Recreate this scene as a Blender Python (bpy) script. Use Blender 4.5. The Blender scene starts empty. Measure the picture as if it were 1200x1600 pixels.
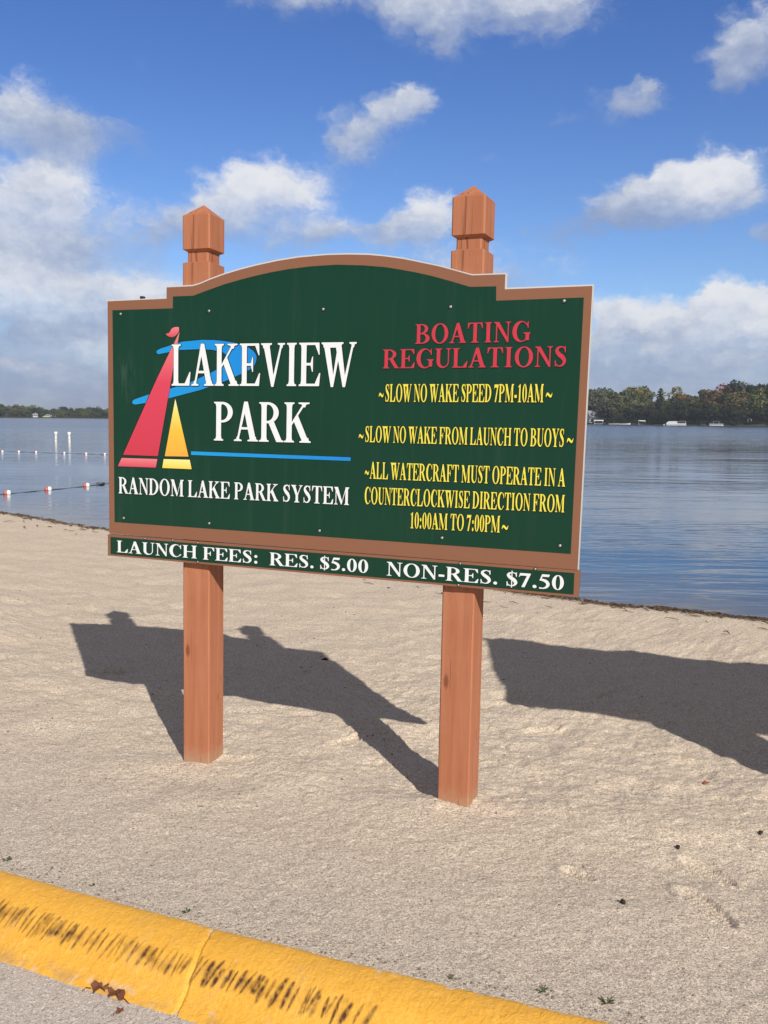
import bpy, bmesh, math, random
import numpy as np
from mathutils import Vector, Matrix
rnd = random.Random(7)
SC = bpy.context.scene
COL = SC.collection
# ------------------------------------------------------------------ camera
PITCH, ROLL, CAM_H = 0.10289, 0.00945, 1.782
f_ = Vector((0, math.cos(PITCH), -math.sin(PITCH)))
r0 = Vector((1, 0, 0)); u0 = r0.cross(f_)
r_ = math.cos(ROLL)*r0 + math.sin(ROLL)*u0
u_ = -math.sin(ROLL)*r0 + math.cos(ROLL)*u0
cd = bpy.data.cameras.new('camera'); cam = bpy.data.objects.new('camera', cd); COL.objects.link(cam)
cam.matrix_world = Matrix(((r_.x, u_.x, -f_.x, 0), (r_.y, u_.y, -f_.y, 0), (r_.z, u_.z, -f_.z, CAM_H), (0, 0, 0, 1)))
cd.sensor_fit = 'VERTICAL'; cd.sensor_height = 36; cd.lens = 1406.33/1600*36
cd.clip_start = 0.05; cd.clip_end = 9000
SC.camera = cam
# ------------------------------------------------------------------ light
SUN_AZ, SUN_EL = math.radians(-23.4), math.radians(35.3)   # bearing the light travels to, height of the sun
sd = bpy.data.lights.new('sun', 'SUN'); sd.energy = 4.3; sd.angle = math.radians(0.55); sd.color = (1, 0.945, 0.86)
sun = bpy.data.objects.new('sun', sd); COL.objects.link(sun)
ldir = Vector((math.sin(SUN_AZ)*math.cos(SUN_EL), math.cos(SUN_AZ)*math.cos(SUN_EL), -math.sin(SUN_EL)))
sun.rotation_euler = ldir.to_track_quat('-Z', 'Y').to_euler(); sun.location = (8, -18, 14)
vs = SC.view_settings
vs.view_transform = 'Standard'; vs.look = 'None'; vs.exposure = 0.3; vs.gamma = 1; vs.use_curve_mapping = False
SKY_STRENGTH = 0.10

class NT:
    """small helper to wire node trees"""
    def __init__(s, tree): s.t = tree; s.n = tree.nodes; s.l = tree.links
    def node(s, kind, ins=None, **kw):
        n = s.n.new(kind)
        for k, v in kw.items(): setattr(n, k, v)
        for k, v in (ins or {}).items(): s.put(n.inputs[k], v)
        return n
    def put(s, sock, v):
        if isinstance(v, bpy.types.NodeSocket): s.l.new(v, sock)
        else: sock.default_value = v
    def m(s, op, a, b=0.0, c=None, clamp=False):
        n = s.n.new('ShaderNodeMath'); n.operation = op; n.use_clamp = clamp
        s.put(n.inputs[0], a); s.put(n.inputs[1], b)
        if c is not None: s.put(n.inputs[2], c)
        return n.outputs[0]
    def v(s, op, a, b=None, out=0):
        n = s.n.new('ShaderNodeVectorMath'); n.operation = op
        s.put(n.inputs[0], a)
        if b is not None: s.put(n.inputs[1], b)
        return n.outputs[out]
    def noise(s, vec, scale, detail=3, rough=0.5, dist=0.0, lac=2.0, fac=True):
        n = s.node('ShaderNodeTexNoise', {'Scale': scale, 'Detail': detail, 'Roughness': rough, 'Distortion': dist, 'Lacunarity': lac})
        if vec is not None: s.l.new(vec, n.inputs['Vector'])
        return n.outputs['Fac' if fac else 'Color']
    def ramp(s, fac, stops, interp='LINEAR'):
        n = s.n.new('ShaderNodeValToRGB'); n.color_ramp.interpolation = interp
        e = n.color_ramp.elements
        while len(e) < len(stops): e.new(0.5)
        for el, (p, c) in zip(e, stops):
            el.position = p; el.color = (c, c, c, 1) if isinstance(c, (int, float)) else (*c, 1)
        s.put(n.inputs[0], fac); return n.outputs[0]
    def mix(s, fac, a, b, mode='MIX'):
        n = s.n.new('ShaderNodeMix'); n.data_type = 'RGBA'; n.blend_type = mode
        s.put(n.inputs['Factor'], fac)
        for k, x in ((6, a), (7, b)): s.put(n.inputs[k], (*x, 1) if isinstance(x, tuple) and len(x) == 3 else x)
        return n.outputs[2]
    def sstep(s, x, lo, hi):
        n = s.n.new('ShaderNodeMapRange'); n.interpolation_type = 'SMOOTHSTEP'
        s.put(n.inputs[0], x); n.inputs[1].default_value = lo; n.inputs[2].default_value = hi
        return n.outputs[0]

# ------------------------------------------------------------------ sky with broken clouds
world = bpy.data.worlds.new('World'); SC.world = world; world.use_nodes = True
w = NT(world.node_tree); w.n.clear()
sky = w.node('ShaderNodeTexSky', sky_type='NISHITA')
sky.sun_disc = False; sky.sun_elevation = SUN_EL; sky.sun_rotation = SUN_AZ + math.pi
sky.altitude = 200; sky.air_density = 1.0; sky.dust_density = 0.5; sky.ozone_density = 3.0
dirv = w.node('ShaderNodeTexCoord').outputs['Generated']
nrm = w.v('NORMALIZE', dirv)
sx = w.node('ShaderNodeSeparateXYZ', {0: nrm})
az = w.m('ARCTAN2', sx.outputs[0], sx.outputs[1]); el = w.m('ARCSINE', sx.outputs[2])
pos = w.node('ShaderNodeCombineXYZ', {0: az, 1: el}).outputs[0]
nv = w.v('MULTIPLY', pos, (1.0, 1.45, 1.0))
warp1 = w.v('MULTIPLY', w.v('SUBTRACT', w.noise(nv, 9, 4, .55, fac=False), (.5, .5, .5)), (.060, .042, 0))
warp2 = w.v('MULTIPLY', w.v('SUBTRACT', w.noise(nv, 34, 5, .6, fac=False), (.5, .5, .5)), (.040, .032, 0))
wp = w.v('ADD', pos, w.v('ADD', warp1, warp2))
# bearing, elevation, half widths (degrees), weight, brightness
CLOUDS = [(5.87, 23.83, 5.28, 1.83, 1.2, 0.75), (3.21, 22.33, 0.93, 1.43, 0.6, 0.55), (1.26, 23.28, 2.13, 1.07, 0.6, 0.6), (-5.31, 23.76, 4.58, 0.92, 0.65, 0.4), (9.3, 23.23, 3.16, 1.23, 0.8, 0.7),
    (21.25, 20.21, 1.87, 1.63, 0.95, 0.5), (20.29, 19.24, 1.21, 1.38, 0.5, 0.4), (-21.16, 16.43, 3.33, 2.17, 0.72, 0.55), (-19.12, 15.66, 2.14, 1.61, 0.5, 0.4), (-15.53, 16.15, 1.64, 0.8, 0.42, 0.4),
    (-20.78, 12.3, 3.54, 1.69, 1.1, 0.9), (-15.98, 11.97, 1.86, 1.49, 0.12, 0.5), (-20.68, 9.7, 4.4, 1.56, 0.85, 0.45), (-14.55, 9.54, 2.74, 1.71, 0.22, 0.4), (-21.78, 7.67, 2.98, 1.47, 1.05, 1.0),
    (-16.82, 6.85, 4.56, 1.52, 1.0, 0.85), (-20.82, 4.83, 6.73, 1.34, 0.8, 0.3), (-17.62, 4.02, 2.68, 0.84, 0.7, 1.0), (-20.89, 2.24, 7.53, 1.32, 0.8, 0.2), (-20.88, 2.8, 3.39, 0.45, 0.5, 0.9),
    (-20.22, 0.75, 9.11, 0.99, 0.8, 0.35), (-6.87, 13.7, 3.05, 1.45, 1.1, 1.0), (-10.74, 12.64, 3.22, 1.52, 0.75, 0.75), (-9.99, 10.85, 4.61, 1.23, 0.4, 0.4), (-13.4, 11.42, 1.7, 1.13, 0.2, 0.4),
    (-0.23, 17.89, 2.61, 1.57, 0.68, 0.65), (-2.37, 16.31, 2.34, 1.36, 0.62, 0.55), (1.72, 18.58, 1.48, 0.74, 0.5, 0.5), (-3.93, 11.23, 2.41, 1.17, 0.7, 0.6), (2.4, 12.23, 2.4, 1.39, 0.95, 0.8),
    (0.23, 11.3, 1.95, 0.97, 0.6, 0.5), (6.07, 15.43, 2.26, 0.53, 0.25, 0.3), (14.49, 18.47, 1.79, 1.08, 0.72, 0.45), (15.73, 19.19, 0.89, 0.43, 0.4, 0.4), (10.81, 17.52, 1.1, 0.51, 0.28, 0.3),
    (18.11, 13.87, 2.55, 1.31, 1.15, 1.0), (20.58, 13.35, 1.98, 1.37, 1.05, 0.85), (15.24, 13.34, 2.22, 1.11, 0.7, 0.55), (16.75, 12.21, 3.33, 1.26, 0.8, 0.4), (12.32, 11.87, 3.6, 0.91, 0.45, 0.25),
    (22.44, 10.31, 1.26, 0.79, 0.5, 0.35), (14.59, 6.08, 2.31, 1.39, 1.0, 0.85), (17.39, 5.47, 1.91, 0.99, 0.85, 0.75), (20.18, 7.05, 2.23, 1.34, 1.1, 1.0), (18.45, 6.0, 1.13, 0.94, 0.5, 0.9),
    (22.01, 5.17, 2.59, 1.67, 1.05, 0.8), (15.58, 4.55, 5.79, 1.16, 0.9, 0.55), (16.7, 4.16, 1.0, 0.42, 0.5, 1.05), (18.57, 3.2, 7.24, 0.84, 0.7, 0.32), (21.41, 3.28, 1.42, 0.6, 0.55, 0.9),
    (17.89, 2.07, 8.83, 0.92, 0.7, 0.38), (-0.11, 6.15, 7.97, 2.79, 0.9, 0.6), (6.22, 8.85, 4.7, 1.57, 0.6, 0.5), (-8.08, 5.24, 5.94, 1.98, 0.8, 0.5), (4.74, 3.03, 8.82, 1.6, 0.6, 0.4)]
tot = lit = bri = None
for a, e, ra, re, wt, b in CLOUDS:
    d = w.v('MULTIPLY', w.v('SUBTRACT', wp, tuple(map(math.radians, (a, e, 0)))), (1/math.radians(ra), 1/math.radians(re), 0))
    g = w.m('MULTIPLY', w.m('EXPONENT', w.m('MULTIPLY', w.v('DOT_PRODUCT', d, d, 1), -1.0)), wt)
    dy = w.node('ShaderNodeSeparateXYZ', {0: d}).outputs[1]
    if tot is None: tot, lit, bri = g, w.m('MULTIPLY', g, dy), w.m('MULTIPLY', g, b)
    else: tot, lit, bri = w.m('ADD', tot, g), w.m('MULTIPLY_ADD', g, dy, lit), w.m('MULTIPLY_ADD', g, b, bri)
# added clouds outside the view, greyed to take blue out of the fill light
side = w.sstep(w.m('ABSOLUTE', az), .52, .75)
high = w.sstep(el, .52, .65)
other = w.m('MULTIPLY', w.m('MAXIMUM', side, high), w.sstep(w.noise(w.v('MULTIPLY', nrm, (1, 1, 2.2)), 3.2, 4, .5), .36, .50))
n1 = w.noise(w.v('ADD', nv, warp2), 17, 9, .62)
n2 = w.noise(nv, 60, 5, .6)
fld = w.m('ADD', w.m('ADD', tot, w.m('MULTIPLY', other, 1.1)), w.m('MULTIPLY', w.m('SUBTRACT', n1, .5), 1.5))
safe = w.m('MAXIMUM', tot, .05)
up = w.m('DIVIDE', lit, safe); bb = w.m('DIVIDE', bri, safe)
soft = w.m('MULTIPLY_ADD', w.sstep(up, -1.1, .35), .42, .58)
soft = w.m('MAXIMUM', soft, w.m('MULTIPLY', w.sstep(tot, .8, 1.5), .97))
dens = w.m('MULTIPLY', w.m('MULTIPLY', w.sstep(fld, .17, .86), .97), soft)
tone = w.m('ADD', w.m('MULTIPLY', up, .34), w.m('MULTIPLY', w.m('SUBTRACT', bb, .56), 1.15))
tone = w.m('ADD', tone, w.m('ADD', w.m('MULTIPLY', w.m('SUBTRACT', n1, .5), 1.15), w.m('MULTIPLY', w.m('SUBTRACT', n2, .5), .55)))
tone = w.sstep(tone, -.52, .74)
ccol = w.ramp(tone, [(0, (.235, .290, .435)), (.40, (.365, .415, .53)), (.75, (.53, .56, .63)), (1, (.66, .67, .70))])
ccol = w.mix(w.m('MAXIMUM', side, high), ccol, (.23, .215, .20))
deep_ = w.sstep(el, 0.0, .48)
skyc = w.mix(1.0, sky.outputs[0], w.mix(deep_, (.78, .89, 1.07), (.44, .64, 1.02)), 'MULTIPLY')
bg1 = w.node('ShaderNodeBackground', {'Color': skyc, 'Strength': SKY_STRENGTH})
bg2 = w.node('ShaderNodeBackground', {'Color': ccol, 'Strength': 1.0})
ms = w.node('ShaderNodeMixShader', {0: dens, 1: bg1.outputs[0], 2: bg2.outputs[0]})
w.node('ShaderNodeOutputWorld', {0: ms.outputs[0]})
world.cycles.sampling_method = 'MANUAL'; world.cycles.sample_map_resolution = 512
SC.cycles.max_bounces = 6; SC.cycles.diffuse_bounces = 2; SC.cycles.glossy_bounces = 3; SC.cycles.transparent_max_bounces = 8
SC.cycles.volume_bounces = 0

# ------------------------------------------------------------------ helpers
def material(name, rough=0.6, spec=0.5):
    m = bpy.data.materials.new(name); m.use_nodes = True
    t = NT(m.node_tree); t.bsdf = t.n['Principled BSDF']
    t.bsdf.inputs['Roughness'].default_value = rough; t.bsdf.inputs['Specular IOR Level'].default_value = spec
    return m, t
def base(t, c): t.put(t.bsdf.inputs['Base Color'], (*c, 1) if isinstance(c, tuple) else c)
def bump(t, h, dist, strength=1.0):
    b = t.node('ShaderNodeBump', {'Height': h, 'Distance': dist, 'Strength': strength}); t.l.new(b.outputs[0], t.bsdf.inputs['Normal'])
def objco(t): return t.node('ShaderNodeTexCoord').outputs['Object']
def plain(name, c, rough=.5, spec=.5, var=.12, scale=6):
    m, t = material(name, rough, spec)
    n = t.noise(objco(t), scale, 4, .6)
    base(t, t.mix(t.m('MULTIPLY', n, 1.0), tuple(x*(1-var) for x in c), tuple(min(1, x*(1+var)) for x in c)))
    return m
def put(o, parent=None, label=None, cat=None, group=None, kind=None):
    COL.objects.link(o)
    if parent is not None: o.parent = parent
    for k, v in (('label', label), ('category', cat), ('group', group), ('kind', kind)):
        if v: o[k] = v
    return o
def empty(name, loc, rz=0, **kw):
    o = bpy.data.objects.new(name, None); o.empty_display_size = .2
    o.location = loc; o.rotation_euler = (0, 0, rz); return put(o, **kw)
def mesh_obj(name, V, F, mats, idx=None, smooth=False, parent=None, **kw):
    me = bpy.data.meshes.new(name); me.from_pydata([tuple(v) for v in V], [], F)
    for m in (mats if isinstance(mats, (list, tuple)) else [mats]): me.materials.append(m)
    if idx is not None: me.polygons.foreach_set('material_index', idx)
    if smooth: me.polygons.foreach_set('use_smooth', [True]*len(F))
    me.update()
    return put(bpy.data.objects.new(name, me), parent, **kw)
def grid_mesh(name, X, Y, Z, mat, smooth=True, attrs=None, **kw):
    n, m = X.shape
    V = np.stack([X, Y, Z], -1).reshape(-1, 3).astype(np.float32)
    i = np.arange(n*m).reshape(n, m)
    F = np.stack([i[:-1, :-1], i[:-1, 1:], i[1:, 1:], i[1:, :-1]], -1).reshape(-1, 4)
    a, b = V[F[0, 1]]-V[F[0, 0]], V[F[0, 2]]-V[F[0, 0]]
    if np.cross(a, b)[2] < 0: F = F[:, ::-1]
    me = bpy.data.meshes.new(name)
    me.vertices.add(len(V)); me.vertices.foreach_set('co', V.ravel())
    me.loops.add(F.size); me.loops.foreach_set('vertex_index', F.ravel().astype(np.int32))
    me.polygons.add(len(F)); me.polygons.foreach_set('loop_start', np.arange(0, F.size, 4, dtype=np.int32))
    me.polygons.foreach_set('loop_total', np.full(len(F), 4, np.int32))
    me.update(calc_edges=True); me.validate()
    me.polygons.foreach_set('use_smooth', [smooth]*len(F))
    for k, v in (attrs or {}).items():
        at = me.attributes.new(k, 'FLOAT', 'POINT'); at.data.foreach_set('value', v.ravel().astype(np.float32))
    me.materials.append(mat)
    return put(bpy.data.objects.new(name, me), **kw)
class MB:
    """collects boxes, bars and lathes into one mesh"""
    def __init__(s): s.V = []; s.F = []; s.I = []
    def add(s, V, F, mi=0):
        o = len(s.V); s.V += [tuple(v) for v in V]; s.F += [[o+i for i in q] for q in F]; s.I += [mi]*len(F); return s
    def box(s, a, b, mi=0):
        x0, y0, z0 = a; x1, y1, z1 = b
        V = [(x0, y0, z0), (x1, y0, z0), (x1, y1, z0), (x0, y1, z0), (x0, y0, z1), (x1, y0, z1), (x1, y1, z1), (x0, y1, z1)]
        return s.add(V, [(0, 3, 2, 1), (4, 5, 6, 7), (0, 1, 5, 4), (1, 2, 6, 5), (2, 3, 7, 6), (3, 0, 4, 7)], mi)
    def tube(s, pts, rad, n=6, mi=0):
        pts = [Vector(p) for p in pts]; rad = rad if isinstance(rad, (list, tuple)) else [rad]*len(pts)
        V = []; F = []
        for k, p in enumerate(pts):
            t = (pts[min(k+1, len(pts)-1)]-pts[max(k-1, 0)]).normalized()
            a = t.orthogonal().normalized(); b = t.cross(a)
            if k and (a.dot(pa) < 0.9): a = (pa - t*pa.dot(t)).normalized(); b = t.cross(a)
            pa = a
            V += [p+rad[k]*(math.cos(2*math.pi*j/n)*a+math.sin(2*math.pi*j/n)*b) for j in range(n)]
        for k in range(len(pts)-1):
            F += [(k*n+j, k*n+(j+1) % n, (k+1)*n+(j+1) % n, (k+1)*n+j) for j in range(n)]
        F += [tuple(range(n-1, -1, -1)), tuple(range((len(pts)-1)*n, len(pts)*n))]
        return s.add(V, F, mi)
    def lathe(s, prof, n=14, mi=0, c=(0, 0, 0), axis='z'):
        V = []; F = []
        for r, z in prof:
            for j in range(n):
                a = 2*math.pi*j/n; p = (r*math.cos(a), r*math.sin(a), z)
                if axis == 'x': p = (z, p[0], p[1])
                if axis == 'y': p = (p[1], z, p[0])
                V.append((p[0]+c[0], p[1]+c[1], p[2]+c[2]))
        for k in range(len(prof)-1):
            F += [(k*n+j, k*n+(j+1) % n, (k+1)*n+(j+1) % n, (k+1)*n+j) for j in range(n)]
        F += [tuple(range(n-1, -1, -1)), tuple(range((len(prof)-1)*n, len(prof)*n))]
        return s.add(V, F, mi)
    def build(s, name, mats, parent=None, smooth=False, **kw):
        return mesh_obj(name, s.V, s.F, mats, s.I, smooth, parent, **kw)
def copy_tree(o, parent=None):
    c = o.copy(); COL.objects.link(c)
    if parent is not None: c.parent = parent
    for ch in list(o.children): copy_tree(ch, c)
    return c
# numpy value noise
def vnoise(x, y, seed=0):
    xi = np.floor(x).astype(np.int64); yi = np.floor(y).astype(np.int64); fx = x-xi; fy = y-yi
    fx = fx*fx*fx*(fx*(fx*6-15)+10); fy = fy*fy*fy*(fy*(fy*6-15)+10)
    def h(a, b):
        n = (a*374761393 + b*668265263 + seed*974711) & 0xffffffff
        n = ((n ^ (n >> 13))*1274126177) & 0xffffffff
        n = ((n ^ (n >> 16))*2246822519) & 0xffffffff
        return ((n ^ (n >> 15)) & 0xffff)/65535.0
    return (h(xi, yi)*(1-fx)+h(xi+1, yi)*fx)*(1-fy)+(h(xi, yi+1)*(1-fx)+h(xi+1, yi+1)*fx)*fy - .5
def fbm(x, y, f, oct=4, seed=0, gain=.5):
    s = 0; a = 1
    for k in range(oct): s = s+a*vnoise(x*f+17.3*k, y*f-9.1*k, seed+k); f *= 2.03; a *= gain
    return s
def sst(x, a, b):
    t = np.clip((x-a)/(b-a), 0, 1); return t*t*(3-2*t)

# ------------------------------------------------------------------ terrain
WATER_Z = -0.15
SHX, SHY = 0.617, 0.787                       # direction from the road to the lake
KC = np.array([-0.3456, 2.9044]); KD = np.array([0.9301, -0.3674]); KN = np.array([0.3674, 0.9301])   # kerb line
def kerb_sk(x, y):
    s = (x-KC[0])*KD[0]+(y-KC[1])*KD[1]; k = (x-KC[0])*KN[0]+(y-KC[1])*KN[1]
    return s, k-kerb_bend(s)
def kerb_bend(s): return 0.017*np.clip(s, -2.5, 2.5)**2-.009
SK = ([-400, -60, -17.2, -13.3, -8, -5, -4, -2.4, 0, 10, 60, 400], [60, 12, 9.42, 9.21, 9.0, 8.92, 8.98, 9.2, 9.6, 12, 30, 120])
# shoe prints: x, y, heading, length, width
PRINTS = [(1.205, 3.16, -1.2, .30, .10), (.78, 3.39, -.75, .15, .07), (-.2, 4.9, .9, .28, .1), (.95, 5.2, .4, .27, .1), (1.5, 5.9, .8, .28, .1), (-.6, 6.3, 1.2, .28, .1), (.45, 6.9, .2, .28, .1), (1.32, 3.45, -1.0, .26, .09), (-1.9, 6.2, .6, .28, .1)]
def land_height(x, y):
    s = SHY*x-SHX*y; nd = SHX*x+SHY*y
    nd0 = np.interp(s, *SK) + .05*vnoise(s*2.1, 0*s, 5)
    q = (nd-3.3)/(nd0-3.3)
    z = np.where(q < 0, 0, np.where(q < 1, WATER_Z*q, WATER_Z-.07*(nd-nd0)))
    z = np.maximum(z, -3.0)
    ks, kk = kerb_sk(x, y)
    amp = sst(kk, .02, .8)*(1-.75*sst(q, .9, 1.02))*np.exp(-np.maximum(np.hypot(x, y)-22, 0)/15)
    lum = fbm(x, y, 2.3, 2, 11)*.030 + fbm(x+.3*y, y, 5.0, 3, 3)*.022*sst(kk, .5, 2.4)
    trod = sst(fbm(x, y, 1.1, 2, 31), -.1, .35)
    lum = lum - trod*.035*np.clip(fbm(x, y, 4.3, 2, 41)-.05, 0, 1)*sst(kk, .4, 2.0) + .017*np.abs(fbm(x, y, 8.0, 3, 43))*sst(kk, .8, 2.6) - .013*np.abs(fbm(x, y, 12.0, 2, 45))*sst(kk, .3, 2.0)
    z = z + amp*lum + .0035*fbm(x, y, 26, 3, 7)*sst(kk, 0, .1)
    for (px, py, hd, L, Wd) in PRINTS:
        dx, dy = x-px, y-py; c, s_ = math.cos(hd), math.sin(hd)
        a = (dx*c+dy*s_)/(L/2); b = (-dx*s_+dy*c)/(Wd/2)
        e = np.hypot(a, b*(1+.25*a)); inside = 1-sst(e, .78, 1.02); rim = np.exp(-((e-1.15)/.16)**2)
        tread = .0045*np.sin(a*L*150+.8*np.cos(b*2))*(np.abs(a) < .95)
        z = z + inside*(-.013+tread) + rim*.007
    # mounds against the posts
    for px, py in ((-.91, 4.60), (.39, 4.10)): z = z+(.016+.022*fbm(x, y, 13, 3, 91))*np.exp(-((x-px)**2+(y-py)**2)/.028)
    z = np.where(nd < nd0-.02, np.maximum(z, WATER_Z+.004+.03*np.clip(nd0-nd, 0, .3)), z)
    z = np.where(kk < -.02, z-.30*sst(-kk, .02, .09), z)
    return z
def axis(fine, lo, hi, far0, far1, grow=1.12):
    a = list(np.arange(lo, hi, fine)); st = fine
    while a[-1] < far1: st *= grow; a.append(a[-1]+st)
    st = fine; b = [a[0]]
    while b[-1] > far0: st *= grow; b.append(b[-1]-st)
    return np.array(b[:0:-1]+a)
A = axis(.008, -3.4, -.3, -3000, 3000, 1.02); Bn = axis(.008, 1.8, 4.1, -40, 4000, 1.02)
S_, N_ = np.meshgrid(A, Bn, indexing='ij')
GX, GY = SHY*S_+SHX*N_, -SHX*S_+SHY*N_
GZ = land_height(GX, GY)
nd0g = np.interp(S_, *SK)

m_sand, t = material('sand', .95, .15)
oc = objco(t)
g1 = t.noise(oc, 250, 2, .7); g2 = t.noise(oc, 85, 3, .6); big = t.noise(oc, 1.7, 5, .6); mid = t.noise(oc, 14, 5, .62, .6)
wet = t.node('ShaderNodeAttribute', attribute_name='wet').outputs['Fac']
vc = t.node('ShaderNodeTexVoronoi', {'Vector': oc, 'Scale': 290.0}); gv = t.node('ShaderNodeSeparateColor', {0: vc.outputs['Color']}).outputs[0]
vc2 = t.node('ShaderNodeTexVoronoi', {'Vector': oc, 'Scale': 150.0}); gv2 = t.node('ShaderNodeSeparateColor', {0: vc2.outputs['Color']}).outputs[0]
g1 = t.m('ADD', t.m('MULTIPLY', g1, .45), t.m('ADD', t.m('MULTIPLY', gv, .32), t.m('MULTIPLY', gv2, .18)))
grain = t.ramp(g1, [(.20, (.17, .14, .112)), (.37, (.50, .428, .355)), (.52, (.665, .578, .485)), (.74, (.97, .90, .81))])
tint = t.mix(t.m('ADD', t.m('MULTIPLY', big, .7), t.m('MULTIPLY', mid, .4)), (.83, .795, .755), (1.0, .97, .93))
c0 = t.node('ShaderNodeAttribute', attribute_name='dusty').outputs['Fac']
tint = t.mix(1.0, tint, t.mix(c0, (1.0, .985, .955), (.86, .865, .88)), 'MULTIPLY')
c = t.mix(1.0, grain, tint, 'MULTIPLY')
c = t.mix(t.ramp(g2, [(.60, 0), (.72, .3)]), c, (.30, .235, .18))
c = t.mix(t.ramp(t.noise(oc, 45, 2, .5), [(.69, 0), (.75, .6)]), c, (.22, .165, .12))
c = t.mix(t.ramp(t.node('ShaderNodeTexVoronoi', {'Vector': oc, 'Scale': 26.0}).outputs['Distance'], [(.06, .75), (.10, 0)]), c, (.13, .10, .08))
c = t.mix(t.m('MULTIPLY', wet, .75), c, (.15, .12, .095))
base(t, c)
bump(t, t.m('ADD', t.m('MULTIPLY', g1, .55), t.m('ADD', t.m('MULTIPLY', g2, .5), t.m('ADD', t.m('MULTIPLY', mid, t.m('MULTIPLY_ADD', c0, -1.0, 2.4)), t.m('MULTIPLY', t.noise(oc, 38, 3, .6), t.m('MULTIPLY_ADD', c0, -.7, 1.4))))), .0085, .75)
wetv = sst(N_, nd0g-.28+.12*fbm(GX, GY, 3, 3, 77), nd0g-.02)
sand = grid_mesh('sand', GX, GY, GZ, m_sand, attrs={'wet': wetv, 'dusty': 1-sst(kerb_sk(GX, GY)[1]+.25*fbm(GX, GY, 1.6, 3, 88), .1, 1.5)}, kind='structure')

# pavement in front of the kerb
m_pav, t = material('pavement_concrete', .9, .2)
oc = objco(t); g1 = t.noise(oc, 260, 2, .6); big = t.noise(oc, 3, 5, .65)
c = t.ramp(g1, [(.3, (.20, .165, .14)), (.46, (.44, .375, .325)), (.56, (.53, .46, .405)), (.72, (.74, .67, .60))])
c = t.mix(t.m('MULTIPLY', big, .5), c, (.60, .52, .47)); c = t.mix(t.ramp(t.noise(oc, 22, 3, .6), [(.58, 0), (.72, .5)]), c, (.24, .21, .19))
pv_ = t.node('ShaderNodeTexVoronoi', {'Vector': oc, 'Scale': 150.0}); c = t.mix(t.ramp(t.node('ShaderNodeSeparateColor', {0: pv_.outputs['Color']}).outputs[0], [(.0, .55), (.16, 0)]), c, (.13, .11, .10)); c = t.mix(t.ramp(t.node('ShaderNodeSeparateColor', {0: pv_.outputs['Color']}).outputs[1], [(.82, 0), (.95, .5)]), c, (.80, .76, .70))
base(t, c); bump(t, t.m('ADD', g1, t.m('MULTIPLY', t.noise(oc, 60, 3, .6), 1.0)), .005, .8)
ps = axis(.15, -3, 3, -60, 60, 1.2); pk = axis(.05, -1.4, -.2, -40, -.21, 1.25)
PS, PK = np.meshgrid(ps, pk[pk < -.20], indexing='ij')
PKB = PK+kerb_bend(PS)
PX, PY = KC[0]+KD[0]*PS+KN[0]*PKB, KC[1]+KD[1]*PS+KN[1]*PKB
grid_mesh('pavement', PX, PY, -.112+.003*fbm(PX, PY, 4, 3, 5), m_pav, kind='structure')

# kerb: a rolled concrete profile, painted yellow, scuffed by tyres
kt = np.array([0, .012, .03, .06, .10, .14, .165, .185, .205, .23, .26, .29, .315, .335, .35])     # back to front
kz = np.array([-.05, .002, .010, .012, .008, -.001, -.010, -.022, -.038, -.058, -.078, -.094, -.105, -.111, -.125])
tt = np.linspace(0, .35, 88); zz = np.interp(tt, kt, kz)
zz = np.convolve(np.pad(zz, 4, mode='edge'), np.ones(9)/9, 'valid'); zz[0] = -.05
ss = axis(.004, -2.3, 1.75, -45, 45, 1.3)
KS, KT = np.meshgrid(ss, tt, indexing='ij')
KZ = np.broadcast_to(zz, KS.shape).copy()
lumpy = fbm(KS, KT, 5, 3, 51)*.0035 + fbm(KS, KT, 30, 3, 52)*.0012 + fbm(KS*2.0, KT*.6, 60, 2, 53)*.0012
near = ((KS > -2.6) & (KS < 2.0))
KZ += np.where(near, lumpy, 0)*sst(KT, .0, .02)
joint_s = -.25+.16*KT+.012*fbm(KT, KT*0, 22, 3, 9)
jw = np.exp(-((KS-joint_s)/(.006))**2)*near; KZ -= .012*jw
scuff = np.zeros(KS.shape); rr = random.Random(4)
s = -2.2
while s < .42:
    wd = rr.choice([.003, .0035, .004, .005, .006, .007, .008]); L = rr.choice([.044, .05, .056, .062, .070]); tc = .196+rr.uniform(-.007, .007)+.012*max(0, s+.3); sl = rr.uniform(.1, .45); dk = rr.uniform(.55, 1.0)
    ds = KS-(s-sl*(KT-tc)+.6*(KT-tc)**2); taper = np.clip(1-np.abs(KT-tc)/(L*.62), 0, 1)**.5
    scuff = np.maximum(scuff, dk*np.exp(-(np.abs(ds)/(wd*(.35+taper)))**2.5)*sst(taper, .02, .5))
    s += rr.choice([.011, .016, .02, .024, .028, .033, .04])
edge = fbm(KS, KT, 90, 3, 61); scuff = np.clip(scuff*(1.05+.9*edge), 0, 1)*near*np.clip(.98+.9*fbm(KS, KS*0, 2.6, 2, 64), .75, 1)
hazeb = np.exp(-((KT-.198)/.024)**2)*sst(fbm(KS*1.0, KT*2, 9, 4, 71), .02, .5)*sst(-KS, -.5, -.2)*near
scuff = np.clip(scuff+.42*hazeb+.16*near*np.exp(-((KT-.20)/.03)**2)*sst(fbm(KS, KT, 40, 3, 72), .0, .4)*sst(-KS, -.6, -.3), 0, 1)
chip = sst(fbm(KS, KT, 7, 4, 81)+.9*np.exp(-(KT/.05)**2)-.75, .15, .4)*near*(KT < .12)
chip = np.maximum(chip, near*sst(fbm(KS, KT, 24, 4, 83)+.75*np.exp(-((KT-.012)/.022)**2), .62, .8))
grime = near*np.exp(-((KT-.315)/.022)**2)*sst(fbm(KS, KT, 15, 4, 85), -.15, .35)
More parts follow.
